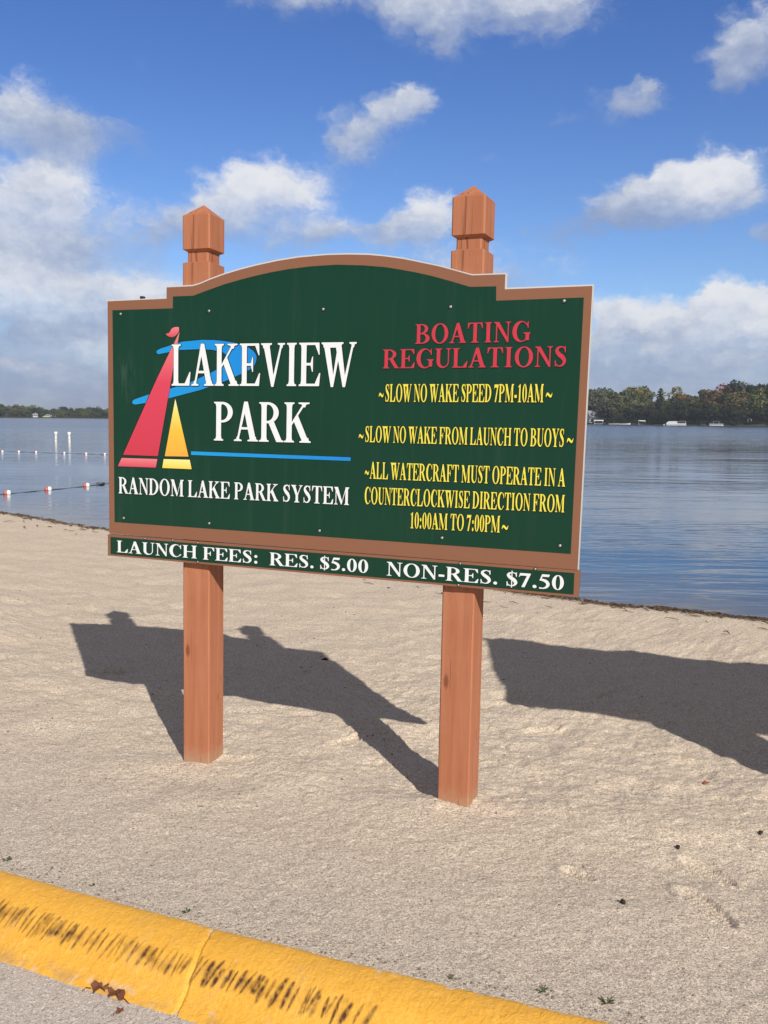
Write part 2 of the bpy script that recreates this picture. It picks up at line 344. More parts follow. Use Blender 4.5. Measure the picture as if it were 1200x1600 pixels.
chip = np.maximum(chip, near*np.exp(-((KT-.31)/.03)**2)*sst(fbm(KS, KT, 34, 4, 87), .28, .46)*.6)
chip = np.maximum(chip, jw*sst(.09-KT, 0, .07)*.9)
KKB = kerb_bend(KS)-KT+.017
kx, ky = KC[0]+KD[0]*KS+KN[0]*KKB, KC[1]+KD[1]*KS+KN[1]*KKB
m_kerb, t = material('yellow_kerb_paint', .6, .25)
oc = objco(t)
c = t.mix(t.noise(oc, 5, 5, .65), (.64, .318, .036), (.76, .415, .066))
c = t.mix(t.ramp(t.noise(oc, 70, 4, .65), [(.50, 0), (.75, .55)]), c, (.52, .225, .02))
c = t.mix(t.ramp(t.noise(oc, 28, 5, .7), [(.56, 0), (.72, .45)]), c, (.80, .50, .13))
c = t.mix(t.node('ShaderNodeAttribute', attribute_name='chip').outputs['Fac'], c, (.62, .46, .33))
c = t.mix(t.m('MULTIPLY', t.node('ShaderNodeAttribute', attribute_name='grime').outputs['Fac'], .45), c, (.33, .22, .11))
c = t.mix(t.node('ShaderNodeAttribute', attribute_name='scuff').outputs['Fac'], c, (.060, .024, .012))
c = t.mix(t.ramp(t.noise(oc, 9, 6, .75), [(.54, 0), (.74, .38)]), c, (.52, .33, .14))
c = t.mix(t.ramp(t.noise(oc, 150, 3, .7), [(.62, 0), (.72, .45)]), c, (.40, .20, .05))
wr = t.noise(oc, 24, 3, .55, 1.6)
base(t, c); bump(t, t.m('ADD', t.m('ADD', t.noise(oc, 110, 4, .6), t.noise(oc, 38, 3, .6)), t.m('MULTIPLY', t.m('ABSOLUTE', t.m('SUBTRACT', wr, .5)), 3.0)), .0035, .5)
grid_mesh('kerb', kx, ky, KZ, m_kerb, attrs={'scuff': scuff, 'chip': chip, 'grime': grime}, kind='structure')

# ------------------------------------------------------------------ water
m_wat, t = material('lake_water', .035, .5)
t.bsdf.inputs['IOR'].default_value = 1.333
oc = objco(t)
base(t, t.mix(t.node('ShaderNodeAttribute', attribute_name='deep').outputs['Fac'], (.10, .085, .065), (.020, .039, .070)))
patch = t.sstep(t.noise(t.v('MULTIPLY', oc, (.05, .10, 1)), 1.0, 4, .55), .38, .62)
rip1 = t.noise(t.v('MULTIPLY', oc, (.9, 4.2, 1)), 1.0, 3, .55, .3); rip2 = t.noise(t.v('MULTIPLY', oc, (.22, .85, 1)), 1.0, 3, .5, .4)
opn = t.node('ShaderNodeAttribute', attribute_name='open').outputs['Fac']
hgt = t.m('ADD', t.m('MULTIPLY', rip1, t.m('MULTIPLY_ADD', patch, .021, .004)), t.m('MULTIPLY', rip2, t.m('MULTIPLY_ADD', opn, .45, t.m('MULTIPLY_ADD', patch, .050, .015))))
bump(t, hgt, 1.0, .55)
t.put(t.bsdf.inputs['Roughness'], t.m('MULTIPLY_ADD', opn, .11, t.m('MULTIPLY_ADD', patch, .03, .035)))
wsx = axis(.5, -22, 2, -4000, 4000, 1.15); wsy = axis(.06, 8.0, 12, 7.9, 4200, 1.12)
WS, WN = np.meshgrid(wsx, wsy, indexing='ij')
WX, WY = SHY*WS+SHX*WN, -SHX*WS+SHY*WN
deep = sst(WN-np.interp(WS, *SK), 0.0, 3.0)
grid_mesh('water', WX, WY, np.full(WX.shape, WATER_Z), m_wat, attrs={'deep': deep, 'open': sst(WY, 35, 170)*(1-.0*WX)}, kind='structure')

# ------------------------------------------------------------------ far shore
def polar(b, d): return Vector((d*math.sin(math.radians(b)), d*math.cos(math.radians(b)), 0))
BD = ([-75, -40, -25, -16, -8, 0, 6, 11, 14, 20, 26, 34, 50, 80], [420, 640, 850, 850, 830, 780, 690, 590, 545, 530, 530, 480, 330, 220])
HB = ([-75, -30, -16, 0, 10, 14, 17, 20, 23, 30, 80], [.5, .55, .4, .45, .6, .75, .75, 1.0, 1.55, 1.6, 1.0])
def shore_dist(b): return float(np.interp(b, *BD))
def hill(b, e): return np.interp(b, *HB)*np.interp(e, [-20, 0, 3, 15, 40, 90, 200, 500, 1400], [-2, -.3, .6, 1.3, 3.0, 6.0, 9.0, 11, 13])
hb = np.linspace(-75, 80, 240); he = np.array([-20, -4, 0, 1.5, 3, 8, 15, 25, 40, 60, 90, 140, 200, 350, 600, 1400.])
HBm, HE = np.meshgrid(hb, he, indexing='ij')
HD = np.interp(HBm, *BD)+2.5*fbm(HBm, HBm*0, 1.3, 3, 5)+HE
HZ = hill(HBm, HE)+WATER_Z+.15
m_hill, t = material('shore_ground', .95, .1)
base(t, t.mix(t.noise(objco(t), .12, 4, .6), (.030, .040, .018), (.075, .075, .035)))
grid_mesh('hills', HD*np.sin(np.radians(HBm)), HD*np.cos(np.radians(HBm)), HZ, m_hill, kind='structure')

# ------------------------------------------------------------------ trees of the far shore
m_bark = plain('bark', (.075, .06, .05), .9, .2)
m_leaf, t = material('foliage', .75, .2)
oi = t.node('ShaderNodeObjectInfo').outputs['Color']
at = t.node('ShaderNodeAttribute', attribute_name='shade').outputs['Fac']
base(t, t.mix(1.0, oi, t.ramp(at, [(0, (.62, .66, .6)), (.5, (1, 1, 1)), (1, (1.45, 1.4, 1.15))]), 'MULTIPLY'))
t.bsdf.inputs['Transmission Weight'].default_value = 0
def crown_mesh(name, seed, kind='round', n=1500):
    r = np.random.RandomState(seed)
    V = []; F = []; sh = []
    if kind == 'spruce':
        P = []; nrm_ = []
        for k in range(15):
            z = .06+.90*k/15; R_ = .20*(1-z)**.85+.012
            for j in range(int(100*(1-z))+14):
                a = r.rand()*6.283; q = R_*(r.rand()**.5)*(1+.25*math.sin(3*a+k)); P.append((q*math.cos(a), q*math.sin(a), z-.22*q+r.randn()*.008)); nrm_.append((math.cos(a)*.5, math.sin(a)*.5, .8))
        P = np.array(P); N = np.array(nrm_); lob = r.rand(len(P)); size = .034
    else:
        L = []
        nl = {'round': 13, 'tall': 15, 'broad': 16, 'bush': 8}[kind]
        rx, zc, rz = {'round': (.30, .58, .36), 'tall': (.21, .56, .41), 'broad': (.42, .55, .36), 'bush': (.5, .42, .42)}[kind]
        for _ in range(nl):
            u = r.randn(3); u /= np.linalg.norm(u); q = r.rand()**.45
            c = np.array([u[0]*rx*q, u[1]*rx*q, zc+u[2]*rz*q*.95]); L.append((c, (.10+.09*r.rand())*(1.25 if kind == 'broad' else 1.0)))
        L.append((np.array([0, 0, zc]), .2)); L.append((np.array([0, 0, zc-.2]), .16))
        P = []; N = []; lob = []
        for k in range(n):
            i = r.randint(len(L)); c, R_ = L[i]; u = r.randn(3); u /= np.linalg.norm(u)
            P.append(c+u*R_*(.65+.45*r.rand())*np.array([1.1, 1.1, .8])); N.append(u); lob.append((i*.37) % 1*.7+.3*r.rand())
        P = np.array(P); N = np.array(N); lob = np.array(lob); size = .034
    for k in range(len(P)):
        nn = N[k]+r.randn(3)*.55; nn /= np.linalg.norm(nn)
        a = np.cross(nn, r.randn(3)); a /= np.linalg.norm(a); b = np.cross(nn, a); z_ = size*(.6+.8*r.rand())
        o = len(V); V += [P[k]+a*z_, P[k]+b*z_*.8, P[k]-a*z_, P[k]-b*z_*.8]; F.append((o, o+1, o+2, o+3)); sh += [lob[k]]*4
    me = bpy.data.meshes.new(name); me.from_pydata([tuple(v) for v in V], [], F); me.materials.append(m_leaf)
    at = me.attributes.new('shade', 'FLOAT', 'POINT'); at.data.foreach_set('value', np.array(sh, np.float32)); me.update()
    return me
def trunk_mesh(seed, top=.6):
    r = random.Random(seed); b = MB()
    p = [(0, 0, -.03), (r.uniform(-.01, .01), 0, .15), (r.uniform(-.02, .02), r.uniform(-.02, .02), .35), (r.uniform(-.03, .03), 0, top)]
    b.tube(p, [.022, .017, .013, .005], 7)
    for k in range(5):
        a = r.uniform(0, 6.28); z = r.uniform(.22, .5); q = r.uniform(.12, .24)
        b.tube([(0, 0, z), (q*.5*math.cos(a), q*.5*math.sin(a), z+.09), (q*math.cos(a), q*math.sin(a), z+.2)], [.009, .006, .002], 5)
    me = bpy.data.meshes.new('trunk'); me.from_pydata(b.V, [], b.F); me.materials.append(m_bark); me.update(); return me
CROWNS = {'round': [crown_mesh('crown', i) for i in (1, 2, 3)], 'tall': [crown_mesh('crown', i, 'tall') for i in (4, 5)],
          'broad': [crown_mesh('crown', i, 'broad', 1900) for i in (6, 7, 8)], 'spruce': [crown_mesh('crown', 9, 'spruce')], 'bush': [crown_mesh('crown', i, 'bush', 900) for i in (10, 11)]}
TRUNKS = [trunk_mesh(i) for i in (1, 2, 3)]; TRUNK_S = trunk_mesh(8, .96)
def tree(b, d, top, kind, colr, label, group, name='tree', wide=1.0, cat='tree'):
    e = d-shore_dist(b); gz = float(hill(b, e)); p = polar(b, d); h = max(2.0, (top-gz)/.985)
    o = empty(name, (p.x, p.y, gz), rnd.uniform(0, 6.28), label=label, cat=cat, group=group)
    o.scale = (h*wide, h*wide, h)
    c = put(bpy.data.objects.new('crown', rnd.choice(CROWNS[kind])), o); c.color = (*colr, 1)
    if kind != 'bush': put(bpy.data.objects.new('trunk', TRUNK_S if kind == 'spruce' else rnd.choice(TRUNKS)), o)
    return o
def jit(c, a=.22): k = 1+rnd.uniform(-a, a); return tuple(max(.004, x*k*(1+rnd.uniform(-.1, .1))) for x in c)
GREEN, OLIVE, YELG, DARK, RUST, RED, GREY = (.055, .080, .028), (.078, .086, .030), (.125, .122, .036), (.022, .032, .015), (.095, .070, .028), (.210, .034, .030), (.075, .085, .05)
# right shore, skyline from left to right
SKY_R = [(12.67, 22.2, 'broad', GREY, 'grey green poplar crown above the white lakeside house'), (13.21, 23.0, 'tall', GREY, 'second grey green tree from the sign on the right shore skyline'), (13.79, 22.6, 'tall', GREY, 'slim grey green tree left of the two tallest green crowns'),
    (14.36, 23.0, 'round', OLIVE, 'olive tree just left of the two tallest green crowns'), (15.04, 23.9, 'broad', YELG, 'tall yellow green tree, left one of the pair before the spruce'), (15.8, 23.9, 'tall', OLIVE, 'tall olive tree, right one of the pair before the spruce'),
    (16.3, 19.0, 'round', GREEN, 'lower green tree immediately left of the dark spruce'), (17.35, 17.8, 'round', OLIVE, 'low tree in the skyline gap right of the spruce'), (17.87, 23.3, 'broad', YELG, 'yellow green tree with ragged top standing right of the spruce'),
    (18.64, 19.8, 'round', RED, 'bright red maple above the white pontoon boat'), (19.15, 22.3, 'round', GREEN, 'green tree with dark top between the two red maples'), (19.73, 21.2, 'broad', RUST, 'rust tinged tree between the two red maples'),
    (20.48, 22.8, 'broad', (.19, .04, .030), 'dull red maple on the ridge above the grey pontoon'), (21.04, 24.0, 'tall', DARK, 'dark narrow tree right of the dull red maple'), (21.71, 24.2, 'broad', OLIVE, 'olive tree on the ridge left of the tallest hilltop tree'),
    (22.44, 27.4, 'round', DARK, 'tallest dark tree on the hilltop near the right edge'), (22.99, 26.2, 'broad', RUST, 'orange brown tree at the right edge of the picture'), (23.7, 26, 'broad', OLIVE, None), (24.6, 25, 'round', GREEN, None), (25.6, 25, 'broad', RUST, None), (12.0, 22, 'broad', GREEN, None), (11.2, 22, 'tall', OLIVE, None)]
for b, tp, kd, cl, lb in SKY_R:
    tree(b, shore_dist(b)+(rnd.uniform(28, 46) if not (lb and 'maple' in lb) else 24), tp, kd, jit(cl, .08), lb or 'autumn green tree on the right shore behind the sign or past the frame', None if lb else 'unseen trees on the right shore', wide=1.0)
tree(16.88, shore_dist(16.9)+12, 22.2, 'spruce', (.016, .026, .018), 'dark pointed spruce rising alone between broad crowns', None, 'spruce_tree')
for k in range(46):        # crowns on the slope, under the skyline
    b = 11.5+13.5*(k+rnd.random())/46; lim = float(np.interp(b, [11, 15.5, 16.6, 17.4, 18, 19, 21, 22.5, 26], [19, 20.5, 14, 14, 18.5, 16.0, 19.5, 23, 23]))
    d = shore_dist(b)+rnd.uniform(10, 27)+(16 if 12.2 < b < 13.8 else 0); tp = lim*rnd.uniform(.78, 1.0)
    cl = rnd.choice([GREY, GREEN, OLIVE, GREY]) if b < 16.5 else rnd.choice([OLIVE, OLIVE, RUST, GREEN, YELG, RUST])
    tree(b, d, tp, rnd.choice(['round', 'broad', 'broad', 'tall']), jit(cl), 'mixed autumn tree on the wooded slope of the right shore', 'trees on the right slope', wide=rnd.uniform(.95, 1.2))
for k in range(40):        # row along the water, its shade put into the dark crown colour
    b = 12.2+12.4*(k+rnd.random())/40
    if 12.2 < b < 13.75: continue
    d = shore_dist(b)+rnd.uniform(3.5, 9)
    tree(b, d, rnd.uniform(8.5, 14) if b > 16 else rnd.uniform(5, 11), rnd.choice(['broad', 'round', 'broad']), jit(DARK, .25), 'tree in the row along the right waterline, green crown darkened for shade', 'shade-darkened trees along the right waterline', wide=rnd.uniform(1.0, 1.35))
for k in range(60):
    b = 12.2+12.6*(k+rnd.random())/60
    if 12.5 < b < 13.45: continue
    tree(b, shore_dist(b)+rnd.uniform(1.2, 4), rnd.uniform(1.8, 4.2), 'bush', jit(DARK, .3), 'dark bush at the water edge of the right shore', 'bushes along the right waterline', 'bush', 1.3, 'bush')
# left shore, hazy and far
SKL = ([-25, -23, -22.3, -21.6, -21.2, -20.8, -20.3, -19.9, -19.5, -19, -18.5, -18, -17.4, -17, -15, 0, 8, 11], [12.5, 12.3, 12.5, 12.1, 11.1, 9.5, 9, 9.1, 10.9, 9.4, 9.9, 10.6, 10.1, 10.2, 11, 14, 17, 20])
for k in range(72):
    b = -24.5+8.4*(k+rnd.random())/72; tp = float(np.interp(b, *SKL)); row = k % 3
    if row == 2 and (-21.35 < b < -20.85 or -20.6 < b < -20.1): continue
    cl = rnd.choice([GREEN, OLIVE, GREY, DARK, OLIVE]); d = shore_dist(b)+(48, 22, 5)[row]+rnd.uniform(-3, 3)
    tree(b, d, tp*(1.02, .86, .62)[row]*rnd.uniform(.92, 1.05), rnd.choice(['round', 'broad', 'broad']), jit(cl), 'small hazy tree on the far shore left of the sign', 'trees on the far left shore', wide=rnd.uniform(1.1, 1.5))
for k in range(58):        # the far shore that the board hides from the camera
    b = -16.1+28*(k+rnd.random())/58
    tree(b, shore_dist(b)+rnd.uniform(5, 30), float(np.interp(b, *SKL))*rnd.uniform(.85, 1.1), rnd.choice(['round', 'broad', 'broad']), jit(rnd.choice([GREEN, OLIVE, GREY, RUST])), 'distant tree on the shore hidden behind the sign board', 'trees on the shore behind the sign', wide=rnd.uniform(1.2, 1.6))

# ------------------------------------------------------------------ houses, boats and docks over there
m_white = plain('white_paint', (.60, .61, .62), .5, .4, .06); m_roof = plain('grey_shingle', (.23, .24, .26), .8, .2, .15, 3)
m_glass, t = material('window_glass', .08, .6); base(t, (.02, .025, .03))
m_wood = plain('weathered_wood', (.22, .19, .16), .85, .2, .2, 8); m_canvas = plain('pale_canvas', (.62, .60, .55), .8, .2); m_grey = plain('grey_hull', (.35, .37, .40), .4, .5); m_alu = plain('aluminium', (.55, .56, .58), .35, .6)
m_tanc = plain('tan_canvas', (.40, .36, .27), .85, .2); m_green_c = plain('dark_cover', (.06, .07, .08), .8, .2)
def house(b, d, wd, dp, hw, hr, label, yaw=0.2, name='house', wall=None):
    p = polar(b, d); gz = float(hill(b, d-shore_dist(b)))
    o = empty(name, (p.x, p.y, gz-.2), -math.radians(b)+yaw, label=label, cat='house')
    MB().box((-wd/2, -dp/2, 0), (wd/2, dp/2, hw)).add([(-wd/2, -dp/2, hw), (-wd/2, dp/2, hw), (-wd/2, 0, hw+hr-.1), (wd/2, -dp/2, hw), (wd/2, dp/2, hw), (wd/2, 0, hw+hr-.1)], [(0, 1, 2), (3, 5, 4)]).build('wall', wall or m_white, o)
    r = MB(); e = .45
    for s in (-1, 1):
        r.add([(-wd/2-e, 0, hw+hr), (wd/2+e, 0, hw+hr), (wd/2+e, s*(dp/2+e), hw-e*hr/(dp/2)), (-wd/2-e, s*(dp/2+e), hw-e*hr/(dp/2)),
               (-wd/2-e, 0, hw+hr+.2), (wd/2+e, 0, hw+hr+.2), (wd/2+e, s*(dp/2+e), hw+.2-e*hr/(dp/2)), (-wd/2-e, s*(dp/2+e), hw+.2-e*hr/(dp/2))],
              [(0, 1, 2, 3), (4, 5, 6, 7), (2, 3, 7, 6), (0, 3, 7, 4), (1, 2, 6, 5)])
    rf = r.build('roof', m_roof, o); MB().box((wd*.2, -.3, hw+hr-.5), (wd*.2+.6, .3, hw+hr+.9)).build('chimney', m_grey, rf)
    nw = max(2, int(wd/2.2))
    for st in range(max(1, int(hw/2.7))):
        for k in range(nw):
            x = -wd/2+wd*(k+.5)/nw; z = .9+2.6*st
            MB().box((x-.55, -dp/2-.06, z), (x+.55, -dp/2+.02, z+1.4)).build('window', m_white, o).location = (0, 0, 0)
            MB().box((x-.45, -dp/2-.09, z+.1), (x+.45, -dp/2-.062, z+1.3)).build('pane', m_glass, o.children[-1])
    return o
house(13.02, shore_dist(13)+13, 8.5, 8, 4.6, 2.7, 'white lakeside house with grey roof beside the sign edge', .35)
house(-21.18, shore_dist(-21)+14, 5.0, 4.5, 1.9, 1.4, 'lower white house, leftmost on the far left shore', .1)
house(-20.95, shore_dist(-21)+30, 5.5, 5, 2.4, 1.7, 'white house set higher behind the leftmost one on the far shore', -.3)
house(-20.55, shore_dist(-20.5)+22, 6, 5, 1.8, 1.3, 'long pale yellow house low on the far left shore', .2, wall=plain('yellow_siding', (.50, .46, .28), .7, .2))
house(-20.26, shore_dist(-20)+34, 6.5, 5.5, 2.8, 1.9, 'tallest white house at the right of the far left shore group', .4)
def at_shore(b, off): p = polar(b, shore_dist(b)+off); return (p.x, p.y, WATER_Z)
def boat_lift(b, off, wd, label, mc):
    o = empty('boat_lift', at_shore(b, off), -math.radians(b)+.1, label=label, cat='boat lift')
    m = MB(); n = 7
    V = []; F = []
    for k in range(n):
        a = math.pi*k/(n-1); y, z = -1.5*math.cos(a), 2.1+.55*math.sin(a)
        V += [(-wd/2, y, z), (wd/2, y, z)]
    for k in range(n-1): F.append((2*k, 2*k+1, 2*k+3, 2*k+2))
    m.add(V, F).build('canopy', mc, o)
    for x in (-wd/2+.3, wd/2-.3):
        for y in (-1.4, 1.4): MB().box((x-.06, y-.06, -.6), (x+.06, y+.06, 2.15)).build('leg', m_alu, o)
    MB().box((-wd/2, -1.35, .35), (wd/2, -1.2, .5)).box((-wd/2, 1.2, .35), (wd/2, 1.35, .5)).build('rail', m_alu, o)
boat_lift(13.29, -4, 5.5, 'boat lift with pale canopy in front of the white house', m_canvas)
boat_lift(15.85, 3, 4.2, 'boat lift with white canopy midway along the right shore', m_white)
def hull(b, L, wd, h, mi=0, bow=.35):
    secs = [(-.5, .85, .0), (-.2, 1.0, 0), (.15, .95, .02), (.38, .6, .12), (.5, .05, .3)]
    V = []; F = []
    for x, q, z in secs: V += [(x*L, -wd/2*q, h+z*h), (x*L, -wd/2*q*.7, z*h), (x*L, wd/2*q*.7, z*h), (x*L, wd/2*q, h+z*h)]
    for k in range(4):
        for j in range(3): F.append((4*k+j, 4*k+j+1, 4*k+5+j, 4*k+4+j))
        F.append((4*k+3, 4*k, 4*k+4, 4*k+7))
    F += [(0, 3, 2, 1), (16, 17, 18, 19)]
    return b.add(V, F, mi)
def motor_boat(b, off, L, label, mh, yaw):
    o = empty('motor_boat', at_shore(b, off), -math.radians(b)+yaw, label=label, cat='boat')
    hull(MB(), L, 2.2, .75).build('hull', mh, o)
    MB().add([(-.1*L, -.8, .74), (-.1*L, .8, .74), (.1*L, .75, .74), (.1*L, -.75, .74), (-.06*L, -.7, 1.25), (-.06*L, .7, 1.25), (.02*L, .6, 1.2), (.02*L, -.6, 1.2)], [(0, 1, 5, 4), (1, 2, 6, 5), (2, 3, 7, 6), (3, 0, 4, 7), (4, 5, 6, 7)]).build('windscreen', m_glass, o)
    MB().box((-.56*L, -.25, .1), (-.5*L, .25, 1.1)).build('outboard_motor', m_green_c, o)
motor_boat(14.21, -5, 6.0, 'low tan covered boat moored left of the slim white boat', m_tanc, .15)
motor_boat(14.85, -6, 6.5, 'slim white motor boat moored right of the tan boat', m_white, -.1)
def pontoon(b, off, L, label, ma, mc, yaw, cabin):
    o = empty('pontoon_boat', at_shore(b, off), -math.radians(b)+yaw, label=label, cat='boat')
    for y in (-1.0, 1.0): MB().lathe([(.03, -L/2-.3), (.3, -L/2+.3), (.32, L/2-.5), (.05, L/2+.2)], 10, c=(0, y, .12), axis='x').build('float_tube', m_alu, o)
    MB().box((-L/2, -1.3, .42), (L/2, 1.3, .55)).build('deck', m_grey, o)
    q = MB()
    for y in (-1.25, 1.25):
        for z in (.9, 1.3): q.tube([(-L/2, y, z), (L/2, y, z)], .04, 5)
        for x in np.linspace(-L/2, L/2, 7): q.tube([(x, y, .55), (x, y, 1.3)], .035, 5)
        q.box((-L/2, y-.02, .6), (L/2, y+.02, 1.05))
    q.build('railing', ma, o)
    if cabin:
        V = []; F = []
        for k, (x, z) in enumerate([(-L/2-.3, .5), (-L/2+.2, 1.5), (-L/2+1.2, 2.2), (-.2, 2.3), (.4, 2.0)]): V += [(x, -1.35, z), (x, 1.35, z), (x, -1.35, .5), (x, 1.35, .5)]
        for k in range(4): F += [(4*k, 4*k+1, 4*k+5, 4*k+4), (4*k, 4*k+4, 4*k+6, 4*k+2), (4*k+1, 4*k+3, 4*k+7, 4*k+5)]
        F.append((16, 17, 19, 18))
        MB().add(V, F).build('cover', mc, o)
    MB().box((.4 if cabin else -1.6, -1.2, 2.25), (L/2 if cabin else 1.6, 1.2, 2.33)).build('canopy', mc, o)
    for x in ((.6, L/2-.2) if cabin else (-1.4, 1.4)):
        for y in (-1.15, 1.15): MB().box((x-.04, y-.04, .5), (x+.04, y+.04, 2.26)).build('canopy_post', m_alu, o)
pontoon(17.85, -6, 10.4, 'long white pontoon boat with cover and open canopy half', m_white, m_white, .04, True)
pontoon(20.12, -4, 7.0, 'grey pontoon boat in the shade of the dark trees', m_grey, m_grey, -.05, False)
def buoy_ball(b, off, rad, label):
    o = MB().lathe([(rad*.2, -rad*.7), (rad*.8, -rad*.5), (rad, 0), (rad*.8, rad*.6), (rad*.25, rad*.97), (rad*.1, rad*1.3)], 12).build('mooring_buoy', m_white, None, True, label=label, cat='buoy'); o.location = at_shore(b, off)
buoy_ball(17.15, -8, .5, 'round white mooring buoy left of the white pontoon boat')
def dock(b, L, label):
    p = at_shore(b, 2); o = empty('dock', p, -math.radians(b), label=label, cat='dock')
    MB().box((-.7, -L, .45), (.7, 0, .55)).build('deck', m_wood, o)
    for y in np.arange(-L+.3, 0, 2.4):
        for x in (-.75, .75): MB().box((x-.07, y-.07, -1), (x+.07, y+.07, .95)).build('pile', m_wood, o)
for b, L, lb in ((13.6, 9, 'wooden dock between the white house and the tan boat'), (15.4, 8, 'wooden dock right of the slim white motor boat'), (19.4, 9, 'wooden dock between the white and the grey pontoon boats')): dock(b, L, lb)
o = empty('swing_frame', (*polar(21.95, shore_dist(22)+3)[:2], float(hill(21.95, 3))-.1), -math.radians(22), label='white wooden frame on the bank near the right edge', cat='frame')
for x in (-.8, .8): MB().box((x-.1, -.1, 0), (x+.1, .1, 2.9)).build('leg', m_white, o)
MB().box((-1.0, -.12, 2.9), (1.0, .12, 3.1)).build('crossbar', m_white, o)

# ------------------------------------------------------------------ buoys and swim ropes
m_bw, t = material('buoy_white', .45, .5); base(t, (.80, .80, .78))
m_bo, t = material('buoy_orange', .45, .5); base(t, (.50, .13, .04))
m_br, t = material('float_red', .4, .5); base(t, (.50, .11, .09))
m_rope, t = material('dark_rope', .9, .2); base(t, (.09, .10, .12))
def marker(x, y, tilt, label):
    o = empty('marker_buoy', (x, y, WATER_Z-.25), 0, label=label, cat='buoy', group='white marker buoys'); o.rotation_euler = (0, tilt, 0)
    MB().lathe([(.07, 0), (.092, .1), (.092, .80), (.125, .88), (.125, .98)], 16).build('body', m_bw, o, True)
    MB().lathe([(.122, .981), (.118, 1.01), (.05, 1.03)], 16).build('cap', m_tanc, o, True)
    for z in (.42, .74): MB().lathe([(.0935, z), (.0935, z+.02)], 16).build('band', m_bo, o, True)
marker(-24.9, 68.3, .03, 'white marker buoy, left one of the two standing in the lake')
marker(-23.4, 67.0, -.02, 'white marker buoy, right one of the two standing in the lake')
def float_(x, y, rz, r, L, label, group):
    o = empty('rope_float', (x, y, WATER_Z+r*.35), rz, label=label, cat='float', group=group)
    MB().lathe([(r*.25, -L), (r*.7, -L*.86), (r*.9, -L*.55), (r*.9, -.002)], 12, axis='x').build('red_half', m_br, o, True)
    MB().lathe([(r, .002), (r, L*.55), (r*.8, L*.86), (r*.25, L)], 12, axis='x').build('white_half', m_bw, o, True)
    return o
far_f = [(-20.42, 48.1), (-19.5, 48.0), (-18.39, 47.5), (-16.65, 46.8), (-15.34, 46.25), (-14.24, 45.8), (-12.9, 45.3), (-11.6, 44.7), (-10.2, 44.2), (-8.9, 43.6), (-21.8, 48.7)]
LF = ['float at the left picture edge on the far rope', 'second float from the left edge on the far rope', 'third float from the left edge on the far rope, below the left marker', 'float below and right of the right marker on the far rope', 'second float from the sign on the far rope', 'float on the far rope touching the sign edge']
for k, (x, y) in enumerate(far_f):
    float_(x, y, -.39, .062, .080, LF[k] if k < 6 else 'float of the far swim rope out of sight of the camera', 'floats of the far swim rope')
near_f = [(-9.32, 22.17), (-8.78, 23.44), (-8.25, 24.85), (-9.9, 20.9)]
LN = ['red and white float on the near rope, the one nearest the left edge', 'red and white float in the middle of the near rope', 'red and white float on the near rope, the one nearest the sign', 'red and white float of the near rope past the left edge']
for k, (x, y) in enumerate(near_f): float_(x, y, .35 if k else .3, .072, .088, LN[k], 'floats of the near swim rope')
def rope(pts, label, rad):
    P = [Vector((x, y, WATER_Z+.004+.006*math.sin(k*1.7))) for k, (x, y) in enumerate(pts)]
    MB().tube(P, rad, 6).build('swim_rope', m_rope, None, True, label=label, cat='rope')
def dense(pts, n=6):
    out = []
    for (a, b), (c, d) in zip(pts[:-1], pts[1:]): out += [(a+(c-a)*k/n+rnd.uniform(-.03, .03), b+(d-b)*k/n+rnd.uniform(-.03, .03)) for k in range(n)]
    return out+[pts[-1]]
rope(dense([(-30, 52), (-21.8, 48.7)]+far_f[:10]), 'thin dark rope carrying the far row of small floats', .011)
rope(dense([(-12.5, 15.5), (-9.9, 20.9)]+near_f[:3]+[(-8.08, 25.6), (-7.95, 26.6)]), 'dark rope carrying the near red and white floats', .010)
b = MB(); 
for k in range(7): b.tube([(-8.1+rnd.uniform(-.1, .1), 25.5+rnd.uniform(-.25, .25), WATER_Z+.0), (-8.05+rnd.uniform(-.12, .12), 25.6+rnd.uniform(-.25, .25), WATER_Z+.05)], .02, 5)
b.build('water_weed', m_rope, None, True, label='dark clump of weed caught at the end of the near rope', cat='weed')

# ------------------------------------------------------------------ shoreline debris, pebbles
m_reed, t = material('dry_reed', .9, .2); base(t, t.mix(t.node('ShaderNodeObjectInfo').outputs['Random'], (.09, .06, .035), (.09, .06, .035)))
oc = objco(t); base(t, t.mix(t.noise(oc, 9, 2, .5), (.035, .024, .016), (.16, .105, .06)))
b = MB()
def lh(x, y): return float(land_height(np.array([float(x)]), np.array([float(y)]))[0])
pts = []
for k in range(2600):
    s = rnd.uniform(-17.5, .5)
    dens_ = .9 if s > -7 else (.35 if s > -11 else .55)
    if rnd.random() > dens_*(1 if s > -7 else .6): continue
    n0 = float(np.interp(s, *SK)); nd = n0-.07-abs(rnd.gauss(0, .09))*(1.0 if s > -7 else 1.5)+.05*math.sin(s*1.9)+.03*math.sin(s*5.3)
    if rnd.random() < .05: nd -= rnd.uniform(.1, .9)
    pts.append((SHY*s+SHX*nd, -SHX*s+SHY*nd))
PA = np.array(pts); PH = land_height(PA[:, 0], PA[:, 1])
for (x, y), z in zip(pts, PH):
    L = rnd.uniform(.03, .15)*(1.4 if y > 12 else 1); a = math.atan2(-SHX, SHY)+rnd.gauss(0, .5); q = rnd.uniform(.003, .007)*(1.5 if y > 12 else 1)
    dx, dy = L/2*math.cos(a), L/2*math.sin(a); bz = rnd.uniform(0, .025)
    b.tube([(x-dx, y-dy, z+q+rnd.uniform(0, .015)), (x+rnd.uniform(-.01, .01), y+rnd.uniform(-.01, .01), z+q+bz), (x+dx, y+dy, z+q+rnd.uniform(0, .01))], [q*.6, q, q*.5], 4)
